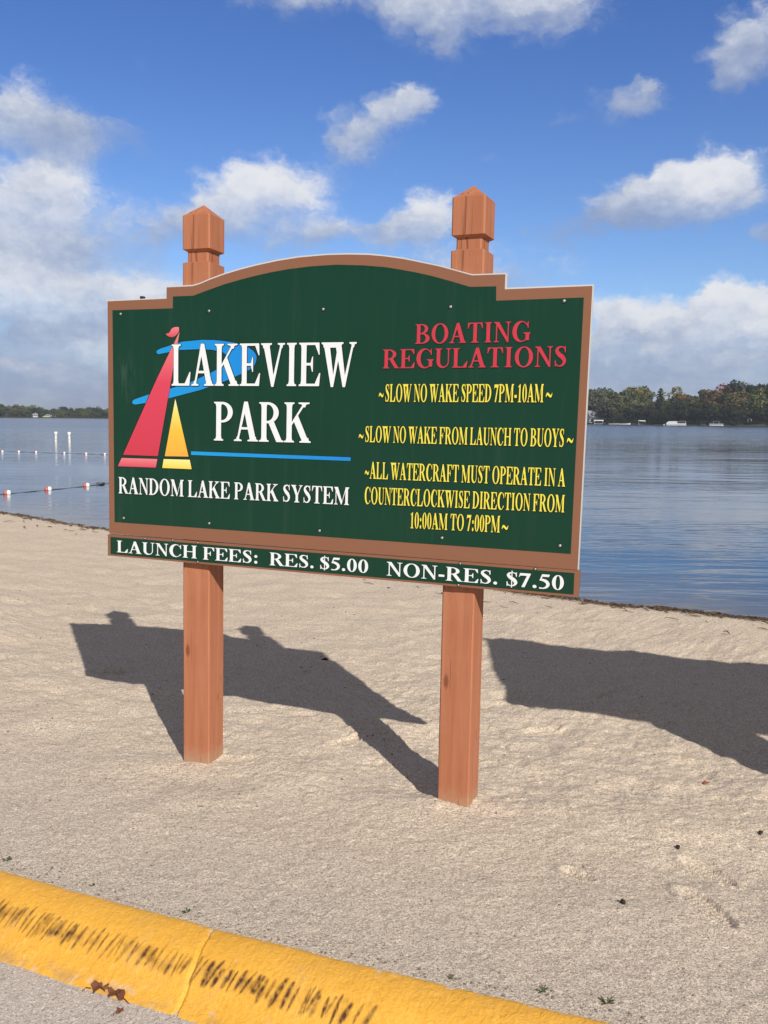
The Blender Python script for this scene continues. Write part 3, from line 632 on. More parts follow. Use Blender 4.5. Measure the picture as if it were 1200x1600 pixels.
b.build('reed_debris', m_reed, None, False, kind='stuff', label='dark line of dead reeds washed up along the water edge', cat='debris')
m_peb = plain('pebble', (.16, .13, .11), .8, .3, .5, 40)
b = MB(); pts = []
for k in range(520):
    y = 2.5+7*rnd.random()**1.4; x = rnd.uniform(-.46, .46)*y*1.05
    s_, k_ = kerb_sk(np.array([x]), np.array([y]))
    if k_[0] < .04 or SHX*x+SHY*y > 8.7: continue
    pts.append((x, y))
for k in range(330):
    s_ = rnd.uniform(-1.5, 1.4); k_ = .012+abs(rnd.gauss(0, .045)); kb = float(kerb_bend(np.array([s_]))[0])+k_
    pts.append((KC[0]+KD[0]*s_+KN[0]*kb, KC[1]+KD[1]*s_+KN[1]*kb))
PA = np.array(pts); PH = land_height(PA[:, 0], PA[:, 1])
for (x, y), z in zip(pts, PH):
    r = rnd.choice([.002, .003, .003, .004, .006])*(.7+.12*y); n = 5
    a0 = rnd.uniform(0, 6.28); el = rnd.uniform(.5, 1)
    ring = [(x+r*math.cos(a0+6.283*j/n)*rnd.uniform(.8, 1.2), y+r*el*math.sin(a0+6.283*j/n), z+.0005) for j in range(n)]
    topv = [(x+.55*r*math.cos(a0+6.283*j/n), y+.55*r*el*math.sin(a0+6.283*j/n), z+r*.6) for j in range(n)]
    b.add(ring+topv, [(j, (j+1) % n, n+(j+1) % n, n+j) for j in range(n)]+[tuple(range(n, 2*n))])
b.build('pebbles', m_peb, None, False, kind='stuff', label='scattered dark pebbles and grit on the sand', cat='pebbles')
# fallen leaves, twigs and weeds
def leaf_mesh(name, L, lobes, curl, seed, mat, stem=True):
    r = random.Random(seed); n = 22; V = []; F = []
    rim = []
    for k in range(n):
        a = 2*math.pi*k/n; q = (.62+.38*abs(math.cos(a*lobes/2)))*(1+r.uniform(-.12, .12))
        x, y = L/2*q*math.cos(a), L*.33*q*math.sin(a); rim.append((x, y, curl*((y/(L*.33))**2)*L*.35+curl*L*.22*math.sin(3*a+seed)+r.uniform(0, .06)*L))
    V = [(x*.5, y*.5, z*.35+.004) for x, y, z in rim]+rim+[(0, 0, .006)]
    for k in range(n): F += [(k, (k+1) % n, n+(k+1) % n, n+k), (2*n, (k+1) % n, k)]
    b = MB().add(V, F)
    if stem: b.tube([(-L*.45, 0, .01), (-L*.7, L*.08, .012), (-L*.9, L*.05, .004)], .0013, 5)
    me = bpy.data.meshes.new(name); me.from_pydata(b.V, [], b.F); me.materials.append(mat); me.update(); return me
m_dead = plain('dead_leaf', (.14, .050, .028), .6, .3, .35, 60); m_redl = plain('red_leaf', (.28, .10, .06), .6, .3, .3, 60)
def leaf(x, y, z, rz, L, curl, seed, mat, label, name='fallen_leaf'):
    o = put(bpy.data.objects.new(name, leaf_mesh(name, L, 5, curl, seed, mat)), None, label, 'leaf'); o.location = (x, y, z); o.rotation_euler = (rnd.uniform(-.15, .15), rnd.uniform(-.15, .15), rz)
leaf(-.925, 2.80, -.106, .3, .062, 1.1, 1, m_dead, 'curled brown leaf on the pavement, left one of the touching pair')
leaf(-.862, 2.765, -.106, 2.6, .070, 1.0, 2, m_dead, 'curled reddish brown leaf on the pavement, right one of the touching pair')
leaf(-.83, 2.70, -.110, 1.2, .035, .35, 3, m_dead, 'small torn bit of brown leaf below the pair on the pavement')
leaf(1.638, 4.384, lh(1.638, 4.384)+.004, .4, .055, .3, 4, m_redl, 'small red leaf lying on the sand right of the sign')
m_twig = plain('dark_twig', (.04, .03, .025), .9, .2, .3, 30)
for x, y, rz, L, lb in ((1.673, 3.795, .6, .018, 'dark lump of bark at the right picture edge'), (1.257, 3.637, 1.2, .014, 'dark twig piece on the sand above the shoe print'), (.893, 3.15, -.9, .020, 'short dark twig on the sand left of the shoe print'), (-.446, 6.754, .1, .05, 'dark pebble lying at the corner of the board shadow')):
    z = lh(x, y); dx, dy = L/2*math.cos(rz), L/2*math.sin(rz)
    o = MB().tube([(-dx, -dy, .004), (0, .006, .010), (dx*.6, dy*.6+.004, .009), (dx, dy, .004)], [.004, .009, .008, .003], 7).build('twig' if 'twig' in lb else 'debris_lump', m_twig, None, True, label=lb, cat='debris'); o.location = (x, y, z)
m_weed = plain('weed_leaf', (.055, .085, .025), .6, .3, .3, 40)
def weed(x, y, sc, seed, label):
    r = random.Random(seed); o = empty('weed', (x, y, lh(x, y)-.002), 0, label=label, cat='weed')
    st = MB(); lv = MB()
    for k in range(9):
        a = r.uniform(0, 6.28); L = sc*r.uniform(.5, 1); up = r.uniform(.2, .8)
        tip = Vector((L*math.cos(a), L*math.sin(a), L*up)); st.tube([(0, 0, 0), tip*.5+Vector((0, 0, .1*L)), tip], [.0012, .001, .0006], 4)
        for q in (.55, .8, 1.0):
            c = tip*q; t_ = Vector((-math.sin(a), math.cos(a), 0)); w_ = sc*.16; f2 = Vector((math.cos(a), math.sin(a), .25))*sc*.22
            lv.add([c-f2*.6, c+t_*w_+Vector((0, 0, .004)), c+f2, c-t_*w_+Vector((0, 0, .004))], [(0, 1, 2, 3)])
    st.build('stem', m_weed, o); lv.build('leaf_tuft', m_weed, o)
weed(.511, 2.655, .019, 1, 'small green weed by the kerb, left one of the right hand pair'); weed(.700, 2.600, .022, 2, 'small green weed by the kerb, rightmost of all')
weed(-1.505, 3.46, .018, 3, 'small weed in the sand at the left picture edge'); weed(-1.10, 3.27, .014, 4, 'tiny weed at the back of the kerb above the scuff marks')
weed(-.70, 3.09, .016, 5, 'tiny sprig by the kerb just left of the cracked joint'); weed(.23, 2.72, .013, 6, 'tiny sprig by the kerb in the middle of the picture')

# ------------------------------------------------------------------ the sign
def painted(name, c, rough=.4, spec=.3, var=.05): return plain(name, c, rough, spec, var, 3)
m_post, t = material('stained_post_wood', .62, .3)
oc = objco(t)
gr = t.noise(t.v('MULTIPLY', oc, (26, 26, 1.3)), 1.0, 5, .62, .8)
crack = t.ramp(t.noise(t.v('MULTIPLY', oc, (48, 48, .9)), 1.0, 3, .55, .5), [(.33, 1), (.36, 0)])
vor = t.node('ShaderNodeTexVoronoi', {'Vector': t.v('MULTIPLY', oc, (7, 7, 2.6)), 'Scale': 1.0, 'Randomness': 1.0}).outputs['Distance']
knot = t.ramp(vor, [(.05, 1), (.11, 0)])
c = t.mix(t.ramp(gr, [(.3, 0), (.7, 1)]), (.325, .117, .056), (.425, .168, .087)); c = t.mix(t.ramp(t.noise(oc, 5, 4, .6), [(.45, 0), (.7, .35)]), c, (.42, .175, .10))
c = t.mix(t.m('MULTIPLY', crack, .55), c, (.15, .045, .022)); c = t.mix(t.m('MULTIPLY', knot, .75), c, (.15, .045, .02))
low = t.node('ShaderNodeSeparateXYZ', {0: oc}).outputs[2]
c = t.mix(t.m('MULTIPLY', t.m('SUBTRACT', 1.0, t.sstep(t.m('ADD', low, t.m('MULTIPLY', t.noise(oc, 30, 3, .6), .12)), .05, .16), clamp=True), .7), c, (.36, .25, .16))
base(t, c); bump(t, t.m('SUBTRACT', t.m('MULTIPLY', gr, .5), t.m('ADD', crack, knot)), .0022, .8)
m_core = painted('white_board_core', (.54, .53, .515), .5, .4)
m_brown = painted('brown_border_paint', (.225, .098, .054), .42, .45)
m_field, t = material('green_field', .30, .28)
oc = objco(t); c = t.mix(t.noise(oc, 2.2, 4, .6), (.0040, .035, .019), (.0062, .043, .024))
sm = t.m('MULTIPLY', t.ramp(t.node('ShaderNodeVectorMath', {0: t.v('MULTIPLY', t.v('SUBTRACT', oc, (.115, 0, .93)), (14, 0, 5))}, operation='LENGTH').outputs['Value'], [(.2, 1), (1, 0)]), t.ramp(t.noise(t.v('MULTIPLY', oc, (60, 1, 9)), 1, 4, .6), [(.45, 0), (.75, 1)]))
c = t.mix(t.m('MULTIPLY', sm, .35), c, (.12, .16, .13))
c = t.mix(t.m('MULTIPLY', t.ramp(t.noise(t.v('MULTIPLY', oc, (22, 1, 1.4)), 1.0, 5, .65), [(.52, 0), (.78, 1)]), .10), c, (.10, .14, .11))
c = t.mix(t.ramp(t.noise(oc, 55, 3, .7), [(.70, 0), (.78, .16)]), c, (.20, .22, .19)); base(t, c)
t.put(t.bsdf.inputs['Roughness'], t.m('MULTIPLY_ADD', t.noise(oc, 5, 4, .6), .16, .24)); bump(t, t.noise(oc, 1.6, 2, .5), .004, .5)
m_wht = painted('white_vinyl', (.70, .735, .75)); m_blk = painted('black_outline', (.010, .014, .012)); m_redv = painted('red_vinyl', (.47, .040, .060))
m_yel = painted('yellow_vinyl', (.72, .64, .07)); m_blu, t = material('blue_vinyl', .35, .5)
base(t, t.mix(t.node('ShaderNodeSeparateXYZ', {0: t.node('ShaderNodeTexCoord').outputs['Generated']}).outputs[0], (.006, .29, .64), (.005, .21, .62)))
def grad(name, stops):
    m, t = material(name, .35, .5); base(t, t.ramp(t.node('ShaderNodeSeparateXYZ', {0: t.node('ShaderNodeTexCoord').outputs['Generated']}).outputs[2], stops)); return m
m_rg = grad('red_gradient', [(0, (.52, .035, .065)), (.6, (.60, .05, .09)), (.85, (.68, .14, .16)), (1, (.60, .25, .20))])
m_rg2 = grad('red_bar_gradient', [(0, (.56, .05, .09)), (1, (.72, .20, .22))])
m_yg = grad('yellow_gradient', [(0, (.74, .36, .045)), (.45, (.76, .46, .045)), (.8, (.80, .66, .16)), (1, (.80, .76, .45))])
m_yg2 = grad('yellow_bar_gradient', [(0, (.80, .56, .05)), (1, (.82, .74, .28))])
m_screw, t = material('screw_metal', .45, .5); base(t, (.36, .38, .35)); t.bsdf.inputs['Metallic'].default_value = .6

SIGN_YAW = -0.36365
sign = empty('park_sign', (-1.4532, 4.6611, 0), 0, label='green park sign board with boating rules on two orange brown wooden posts', cat='sign')
sign.rotation_euler = (-.0141, .0048, SIGN_YAW)
PW, PT = .1528, .0296
def post(u, ztop, lean):
    h = PW/2; c = .006
    prof = [(-.45, h), (ztop-.292, h), (ztop-.284, h-.018), (ztop-.236, h-.018), (ztop-.225, h), (ztop-.0622, h), (ztop, .002)]
    V = []; F = []
    for z, q in prof:
        k = min(c, q*.4)
        for x, y in ((-q+k, -q), (q-k, -q), (q, -q+k), (q, q-k), (q-k, q), (-q+k, q), (-q, q-k), (-q, -q+k)): V.append((x, y, z))
    n = 8
    for k in range(len(prof)-1): F += [(k*n+j, k*n+(j+1) % n, (k+1)*n+(j+1) % n, (k+1)*n+j) for j in range(n)]
    F += [tuple(range(n-1, -1, -1)), tuple(range((len(prof)-1)*n, len(prof)*n))]
    o = mesh_obj('post', V, F, m_post, parent=sign); o.location = (u+h, PT+h, 0); o.rotation_euler = lean; return o
post(.4346, 2.8357, (0, 0, .03)); post(1.8237, 2.8246, (0, 0, -.04))
BZ = 1.0487
BROWN = [(0.0, 1.3113), (0.3557, 1.315), (0.3559, 1.3700), (0.5067, 1.3716), (0.545, 1.380), (0.6031, 1.399), (0.6859, 1.4220), (0.77, 1.4405), (0.86, 1.4572), (0.97, 1.4735), (1.0849, 1.4848), (1.22, 1.4895), (1.33, 1.4875), (1.4339, 1.4812), (1.512, 1.4713), (1.6, 1.4565), (1.6593, 1.443), (1.7706, 1.4171), (1.86, 1.391), (1.9213, 1.3728), (2.0691, 1.3723), (2.0691, 1.3088), (2.44, 1.3113), (2.432, .117), (.0055, .117)]
CORE = [(-0.0018, 1.3169), (0.3536, 1.321), (0.3537, 1.3758), (0.5067, 1.3781), (0.545, 1.3863), (0.6031, 1.4059), (0.6859, 1.4291), (0.77, 1.4476), (0.86, 1.4642), (0.97, 1.4806), (1.0849, 1.492), (1.22, 1.496), (1.33, 1.4944), (1.4339, 1.4881), (1.512, 1.4776), (1.6, 1.4625), (1.6593, 1.4485), (1.7706, 1.4224), (1.86, 1.3958), (1.9213, 1.3781), (2.0722, 1.3779), (2.0722, 1.3155), (2.4434, 1.3178), (2.4342, 0.1167), (0.0039, 0.1167)]
GREEN_F = [(0.0399, 0.1792), (0.0309, 1.2657), (0.3927, 1.2670), (0.3929, 1.3247), (0.5103, 1.3253), (0.5672, 1.3422), (0.686, 1.3749), (0.77, 1.3930), (0.8603, 1.4101), (0.94, 1.4225), (1.0298, 1.4334), (1.15, 1.4418), (1.2758, 1.4439), (1.4087, 1.4357), (1.5129, 1.4240), (1.583, 1.4111), (1.66, 1.3955), (1.7389, 1.3765), (1.83, 1.350), (1.9131, 1.3239), (2.0310, 1.3225), (2.0331, 1.2615), (2.407, 1.2649), (2.4001, 0.1848)]
def sheet(name, outline, depth, mat, parent, **kw): return mesh_obj(name, [(u, -depth, v) for u, v in outline], [list(range(len(outline)))], mat, parent=parent, **kw)
def slab(name, outline, y0, y1, mat, parent, **kw):
    n = len(outline); V = [(u, y0, v) for u, v in outline]+[(u, y1, v) for u, v in outline]
    return mesh_obj(name, V, [list(range(n)), list(range(2*n-1, n-1, -1))]+[(k, (k+1) % n, n+(k+1) % n, n+k) for k in range(n)], mat, parent=parent, **kw)
board = slab('sign_board', CORE, .002, .027, m_core, sign, label='main green board with arched top and brown border')
board.location = (0, 0, BZ); board.rotation_euler = (0, .0062, 0); board.location.z += .0062*1.22
sheet('border', BROWN, .0002, m_brown, board); sheet('green_panel', GREEN_F, .0012, m_field, board)
fee = slab('fee_board', [(-.0005, .0005), (-.0005, .1125), (2.4440, .1158), (2.4400, .0005)], -.005, .022, m_brown, sign, label='narrow green strip with the launch fees')
fee.location = board.location; fee.rotation_euler = board.rotation_euler
FD = .005
sheet('green_panel', [(.0182, .010), (.0171, .1003), (2.4200, .1040), (2.4200, .0108)], FD+.0010, m_field, fee)

# lettering: a hand-drawn bold roman face
ST, HL = .22, .062
def ell(cx, cy, rx, ry, a0, a1, n=14): return [(cx+rx*math.cos(math.radians(a0+(a1-a0)*k/n)), cy+ry*math.sin(math.radians(a0+(a1-a0)*k/n))) for k in range(n+1)]
def ring(o, i, a0, a1, n=16):
    A_ = ell(*o, a0, a1, n); B_ = ell(*i, a0, a1, n); return [[A_[k], A_[k+1], B_[k+1], B_[k]] for k in range(n)]
def rect(x0, y0, x1, y1): return [(x0, y0), (x1, y0), (x1, y1), (x0, y1)]
def fl(P): return [(x, 1-y) for x, y in P]
def sB(x0, x1, sl, sr): return [(x0, 0), (x1, 0), (x1, .032), (sr+.25*(x1-sr), .05), (sr, .12), (sl, .12), (sl-.25*(sl-x0), .05), (x0, .032)]
def sT(x0, x1, sl, sr): return fl(sB(x0, x1, sl, sr))
def stem(x, w_=ST, e=.10, eb=None): return [rect(x, 0, x+w_, 1), sB(x-e, x+w_+(eb or e), x, x+w_), sT(x-e, x+w_+(eb or e), x, x+w_)]
def stroke(pts, sub=5):
    Q = []
    for i in range(len(pts)-1):
        p0, p1, p2, p3 = (np.array(pts[max(i-1, 0)]), np.array(pts[i]), np.array(pts[i+1]), np.array(pts[min(i+2, len(pts)-1)]))
        for k in range(sub):
            t_ = k/sub; Q.append(.5*(2*p1+(p2-p0)*t_+(2*p0-5*p1+4*p2-p3)*t_**2+(3*p1-p0-3*p2+p3)*t_**3))
    Q.append(np.array(pts[-1])); L = []; R_ = []
    for k, q in enumerate(Q):
        d = Q[min(k+1, len(Q)-1)][:2]-Q[max(k-1, 0)][:2]; d = d/(np.linalg.norm(d)+1e-9); nn = np.array([-d[1], d[0]])
        L.append(tuple(q[:2]+nn*q[2]/2)); R_.append(tuple(q[:2]-nn*q[2]/2))
    return [[L[k], L[k+1], R_[k+1], R_[k]] for k in range(len(Q)-1)]
S_PTS = [(.66, .76, .05), (.60, .90, .07), (.43, .97, .06), (.24, .90, .13), (.19, .76, .19), (.32, .60, .22), (.52, .45, .23), (.62, .27, .19), (.54, .10, .12), (.36, .03, .06), (.18, .10, .07), (.10, .27, .05)]
def bowlP(cx=.36): return ring((cx, .735, .47, .265), (cx, .735, .25, .205), -90, 90)
G = {
 'A': (1.07, [[(.44, 1.01), (.60, 1.01), (.97, .03), (.71, .03), (.45, .76)], [(.44, 1.01), (.53, .88), (.21, .03), (.13, .03)], rect(.26, .30, .72, .36), sB(.0, .34, .13, .21), sB(.60, 1.06, .72, .96)]),
 'B': (.99, stem(.13, eb=.02)+[rect(.3, .945, .46, 1), rect(.3, .485, .50, .545), rect(.3, 0, .48, .055)]+ring((.44, .755, .40, .245), (.42, .755, .20, .19), -90, 90)+ring((.46, .27, .48, .27), (.44, .27, .25, .215), -90, 90)),
 'C': (1.07, ring((.55, .5, .49, .52), (.64, .5, .31, .455), 38, 322, 24)+[[(.93, .66), (.975, .66), (.975, 1.0), (.94, 1.0), (.88, .84)], [(.90, .24), (.985, .24), (.96, .14), (.86, .12)]]),
 'D': (1.07, stem(.13, eb=.02)+ring((.35, .5, .66, .5), (.35, .5, .42, .44), -90, 90, 20)),
 'E': (.99, stem(.13, eb=.02)+[rect(.3, .945, .88, 1), rect(.3, 0, .90, .055), rect(.3, .475, .62, .535), [(.88, .72), (.915, .72), (.90, 1), (.80, .95), (.72, .95)], [(.91, .30), (.955, .30), (.91, 0), (.80, .05), (.72, .05)], [(.60, .33), (.635, .33), (.635, .68), (.60, .68), (.52, .505)]]),
 'F': (.92, stem(.13)+[rect(.3, .945, .84, 1), rect(.3, .475, .60, .535), [(.84, .70), (.875, .70), (.86, 1), (.76, .95), (.68, .95)], [(.58, .33), (.615, .33), (.615, .68), (.58, .68), (.50, .505)]]),
 'G': (1.15, ring((.56, .5, .50, .52), (.64, .5, .32, .455), 40, 318, 24)+[[(.95, .66), (.99, .66), (.99, 1.0), (.955, 1.0), (.90, .84)], rect(.83, .07, 1.04, .42), [(.70, .45), (1.13, .45), (1.13, .42), (1.04, .36), (.83, .36), (.70, .42)]]),
 'H': (1.16, stem(.13)+stem(.81)+[rect(.34, .475, .82, .535)]),
 'I': (.58, stem(.18)), 
 'K': (1.16, stem(.13)+[[(.34, .42), (.34, .50), (.82, .97), (.92, .97)], [(.43, .53), (.60, .68), (1.06, .03), (.79, .03)], sT(.62, 1.08, .80, .90), sB(.68, 1.15, .80, 1.05)]),
 'L': (.99, stem(.13, eb=.12)+[rect(.3, 0, .88, .055), [(.90, .33), (.945, .33), (.89, 0), (.76, .05), (.66, .05)]]),
 'M': (1.42, [rect(.17, 0, .24, .97), sB(.04, .37, .17, .24), [(.05, 1), (.37, 1), (.77, .14), (.66, 0)], [(.66, 0), (.72, .14), (1.05, .98), (1.12, .98), (.70, 0)], rect(1.03, 0, 1.25, 1), sB(.93, 1.36, 1.03, 1.25), [(1.03, 1), (1.36, 1), (1.36, .968), (1.25, .90), (1.03, .90)], [(.04, 1), (.2, 1), (.2, .92), (.04, .968)]]),
 'N': (1.07, [rect(.17, 0, .24, .95), sB(.04, .37, .17, .24), [(.04, 1), (.34, 1), (.92, .14), (.92, -.01), (.83, -.01), (.17, .90), (.04, .968)], rect(.85, 0, .92, .97), sT(.72, 1.05, .85, .92)]),
 'O': (1.16, ring((.58, .5, .52, .52), (.58, .5, .29, .465), 0, 360, 30)),
 'P': (.93, stem(.13)+[rect(.3, .94, .42, 1), rect(.3, .47, .42, .53)]+bowlP(.40)),
 'R': (1.08, stem(.13)+[rect(.3, .94, .42, 1), rect(.3, .47, .50, .53)]+bowlP(.40)+[[(.42, .50), (.66, .52), (1.0, .05), (1.09, .032), (1.09, 0), (.78, 0)]]),
 'S': (.80, stroke(S_PTS)+[[(.63, .68), (.67, .68), (.67, 1.0), (.63, 1.0), (.59, .90)], [(.10, .32), (.14, .32), (.18, .12), (.14, .0), (.10, .0)]]),
 'T': (.99, [rect(.385, 0, .605, 1), sB(.25, .74, .385, .605), rect(.07, .945, .92, 1), [(.04, .70), (.075, .70), (.18, .93), (.28, .95), (.06, 1)], [(.95, .70), (.915, .70), (.81, .93), (.71, .95), (.93, 1)]]),
 'U': (1.07, [rect(.15, .30, .37, 1), sT(.04, .48, .15, .37), rect(.83, .30, .90, 1), sT(.71, 1.03, .83, .90)]+ring((.525, .32, .375, .335), (.60, .32, .23, .25), 180, 360, 16)),
 'V': (1.07, [[(.47, -.02), (.57, -.02), (.60, .10), (.37, .97), (.10, .97)], [(.50, -.02), (.57, -.02), (.94, .97), (.86, .97), (.53, .18)], sT(.0, .48, .10, .37), sT(.74, 1.06, .86, .94)]),
 'W': (1.48, [[(.42, -.02), (.52, -.02), (.55, .10), (.34, .97), (.09, .97)], [(.44, -.02), (.52, -.02), (.80, .86), (.74, .97), (.70, .97)], [(.92, -.02), (1.02, -.02), (1.04, .10), (.83, .97), (.58, .97)], [(.94, -.02), (1.02, -.02), (1.36, .97), (1.28, .97), (.98, .18)], sT(.0, .92, .09, .83), sT(1.17, 1.47, 1.28, 1.36)]),
 'Y': (1.07, [rect(.43, 0, .65, .46), sB(.30, .78, .43, .65), [(.43, .40), (.65, .42), (.38, .97), (.11, .97)], [(.55, .40), (.65, .44), (.94, .97), (.86, .97)], sT(.0, .48, .11, .38), sT(.74, 1.06, .86, .94)]),
 '0': (.76, ring((.38, .5, .33, .515), (.38, .5, .125, .465), 0, 360, 28)),
 '1': (.72, [rect(.27, 0, .47, .96), [(.09, .84), (.11, .81), (.27, .86), (.47, .80), (.47, 1.0), (.42, 1.0)], sB(.12, .62, .27, .47)]),
 '5': (.74, [[(.22, 1.0), (.66, 1.0), (.61, .83), (.22, .83)], [(.22, 1.0), (.27, .9), (.19, .60), (.09, .56)]]+stroke([(.10, .60, .10), (.30, .60, .17), (.50, .48, .20), (.57, .30, .19), (.48, .12, .14), (.30, .03, .08), (.08, .04, .10)])),
 '7': (.74, [[(.07, .98), (.69, .98), (.69, .95), (.60, .81), (.10, .81), (.03, .70), (.01, .70)], [(.69, .96), (.54, .81), (.47, .81), (.17, .0), (.36, .0)]]),
 '.': (.36, [ell(.18, .11, .115, .115, 0, 360, 14)[:-1]]), ':': (.44, [ell(.22, .11, .115, .115, 0, 360, 14)[:-1], ell(.22, .56, .115, .115, 0, 360, 14)[:-1]]),
 '-': (.48, [rect(.06, .24, .42, .40)]), ' ': (.34, []),
 '~': (.74, stroke([(.05, .22, .04), (.12, .36, .12), (.22, .41, .15), (.38, .33, .15), (.52, .26, .14), (.62, .32, .10), (.69, .47, .03)])),
}
G['$'] = (.78, [[(x, y) for x, y in q] for q in G['S'][1]]+[rect(.36, -.10, .42, 1.10)])
def line_polys(txt):
    out = []; x = 0
    for ch in txt:
        adv, P = G[ch]; out += [[(px+x, py) for px, py in q] for q in P]; x += adv
    return out
def lettering(txt, u0, u1, b0, b1, h0, h1, mat, parent, depth, edge=.0028, drop=(0, 0), name='lettering'):
    """u0,u1 = ends; b0,b1 = baselines at the ends; h0,h1 = cap heights there"""
    P = line_polys(txt); xs = [x for q in P for x, _ in q]; lo, hi = min(xs), max(xs); V = []; F = []; I = []
    def emit(q, d, mi, du=0, dv=0):
        o = len(V)
        for x, y in q:
            f = (x-lo)/(hi-lo); V.append((u0+(u1-u0)*f+du, -d, b0+(b1-b0)*f+y*(h0+(h1-h0)*f)+dv))
        F.append(list(range(o, len(V)))); I.append(mi)
    k = 0
    offs = [(edge*math.cos(a), edge*math.sin(a)) for a in (math.radians(22.5+45*j) for j in range(8))]
    for q in P:
        for j, (a, c_) in enumerate(offs): emit(q, depth+.00002*((k+j*5) % 31), 1, a+drop[0], c_+drop[1])
        k += 3
    for k, q in enumerate(P): emit(q, depth+.0008+.00002*(k % 23), 0)
    return mesh_obj(name, V, F, [mat, m_blk], I, parent=parent, label='lettering reading '+txt)
D1 = .0024
for txt, u0, u1, b0, b1, t0, t1, mt in (('LAKEVIEW', .388, 1.386, .8864, .8904, 1.0897, 1.0917, m_wht), ('PARK', .634, 1.161, .6202, .6235, .8095, .8128, m_wht), ('RANDOM LAKE PARK SYSTEM', .067, 1.3645, .3312, .3395, .4156, .4219, m_wht),
        ('BOATING', 1.669, 2.190, 1.0806, 1.0856, 1.1666, 1.1719, m_redv), ('REGULATIONS', 1.517, 2.345, .972, .9793, 1.0562, 1.0654, m_redv),
        ('SLOW NO WAKE SPEED 7PM-10AM', 1.533, 2.255, .8214, .8285, .9009, .9057, m_yel), ('SLOW NO WAKE FROM LAUNCH TO BUOYS', 1.439, 2.350, .6355, .6403, .7091, .718, m_yel),
        ('ALL WATERCRAFT MUST OPERATE IN A', 1.4645, 2.364, .4678, .4722, .5447, .5489, m_yel), ('COUNTERCLOCKWISE DIRECTION FROM', 1.4428, 2.365, .3493, .3619, .4282, .4363, m_yel), ('10:00AM TO 7:00PM', 1.670, 2.087, .2502, .2569, .3235, .3306, m_yel)):
    lettering(txt, u0, u1, b0, b1, t0-b0, t1-b1, mt, board, D1, .0032 if mt is m_wht else (.0022 if mt is m_redv else .0030), (.001, -.0012) if mt is not m_redv else (.0012, -.0012))
for u0, u1, v, hh in ((1.501, 1.5242, .8270, .072), (2.2654, 2.2929, .8350, .072), (1.4064, 1.4298, .637, .072), (2.3629, 2.3901, .6440, .074), (1.4408, 1.4616, .470, .072), (2.0954, 2.1242, .2570, .072)):
    lettering('~', u0, u1, v, v, hh, hh, m_yel, board, D1, .003, (.001, -.001))
for txt, u0, u1, b0, b1, t0, t1 in (('LAUNCH', .0585, .5433, .0232, .0260, .0845, .0900), ('FEES:', .5785, .887, .0245, .026, .0875, .0890), ('RES.', .9536, 1.190, .0245, .0270, .0872, .0880), ('$5.00', 1.2236, 1.4698, .0275, .0265, .0868, .0885), ('NON-RES.', 1.5625, 2.085, .0240, .0252, .0880, .0865), ('$7.50', 2.1256, 2.3773, .0240, .0258, .0865, .0892)):
    lettering(txt, u0, u1, b0, b1, t0-b0, t1-b1, m_wht, fee, FD+.0020, .0022, (.0008, -.0008))
# the sail logo
def outlined(name, P, mat, d, e=.004):
    c = np.mean(P, 0); area = sum(P[k][0]*P[(k+1) % len(P)][1]-P[(k+1) % len(P)][0]*P[k][1] for k in range(len(P))); sg = 1 if area > 0 else -1
    O = []
    for k in range(len(P)):
        a, b_, c_ = np.array(P[k-1]), np.array(P[k]), np.array(P[(k+1) % len(P)])
        n1_ = np.array([(b_-a)[1], -(b_-a)[0]])*sg; n2_ = np.array([(c_-b_)[1], -(c_-b_)[0]])*sg
        n1_ = n1_/np.linalg.norm(n1_); n2_ = n2_/np.linalg.norm(n2_); m_ = n1_+n2_; m_ = m_/max(np.dot(m_, n1_), .45)
        O.append(tuple(b_+m_*e))
    V = [(u, -d, v) for u, v in O]+[(u, -d-.0003, v) for u, v in P]; n = len(P)
    return mesh_obj(name, V, [list(range(n)), list(range(n, 2*n))], [m_blk, mat], [0, 1], parent=board)
BLUE = [(0.3003, 1.0607), (0.3211, 1.07), (0.3848, 1.0866), (0.4515, 1.1031), (0.5612, 1.1104), (0.63, 1.109), (0.6869, 1.1033), (0.74, 1.096), (0.7858, 1.0838), (0.82, 1.072), (0.8471, 1.0558), (0.861, 1.040), (0.8663, 1.0253), (0.863, 1.003), (0.8527, 0.9828), (0.829, .966), (0.7988, 0.9524), (0.7124, 0.917), (0.5614, 0.8683), (0.3671, 0.8228), (0.2611, 0.8026), (0.1746, 0.7904), (0.1600, 0.7908), (0.1533, 0.7954), (0.1515, 0.8020), (0.155, .810), (0.167, 0.8162), (0.2613, 0.8443), (0.3804, 0.8721), (0.4844, 0.8993), (0.612, 0.9495), (0.6873, 0.9864), (.703, 1.003), (0.7085, 1.0217), (.699, 1.038), (0.6746, 1.0527), (.62, 1.062), (0.5612, 1.0661), (0.433, 1.0626), (0.3416, 1.0477), (0.3097, 1.0424), (.3000, 1.0470), (.2970, 1.0540)]
outlined('swoosh', BLUE, m_blu, .0014)
outlined('sail', [(0.4332, 1.1518), (0.3066, 0.5316), (0.0946, 0.531), (.30, .92)], m_rg, .0018); outlined('sail', [(0.4094, 0.8216), (0.4878, 0.5355), (0.348, 0.5328)], m_yg, .0018)
outlined('hull', [(0.0858, 0.515), (0.3035, 0.5169), (0.2945, 0.4729), (0.0617, 0.4708)], m_rg2, .0018); outlined('hull', [(0.3415, 0.5181), (0.4952, 0.5198), (0.5063, 0.4733), (0.333, 0.4727)], m_yg2, .0018)
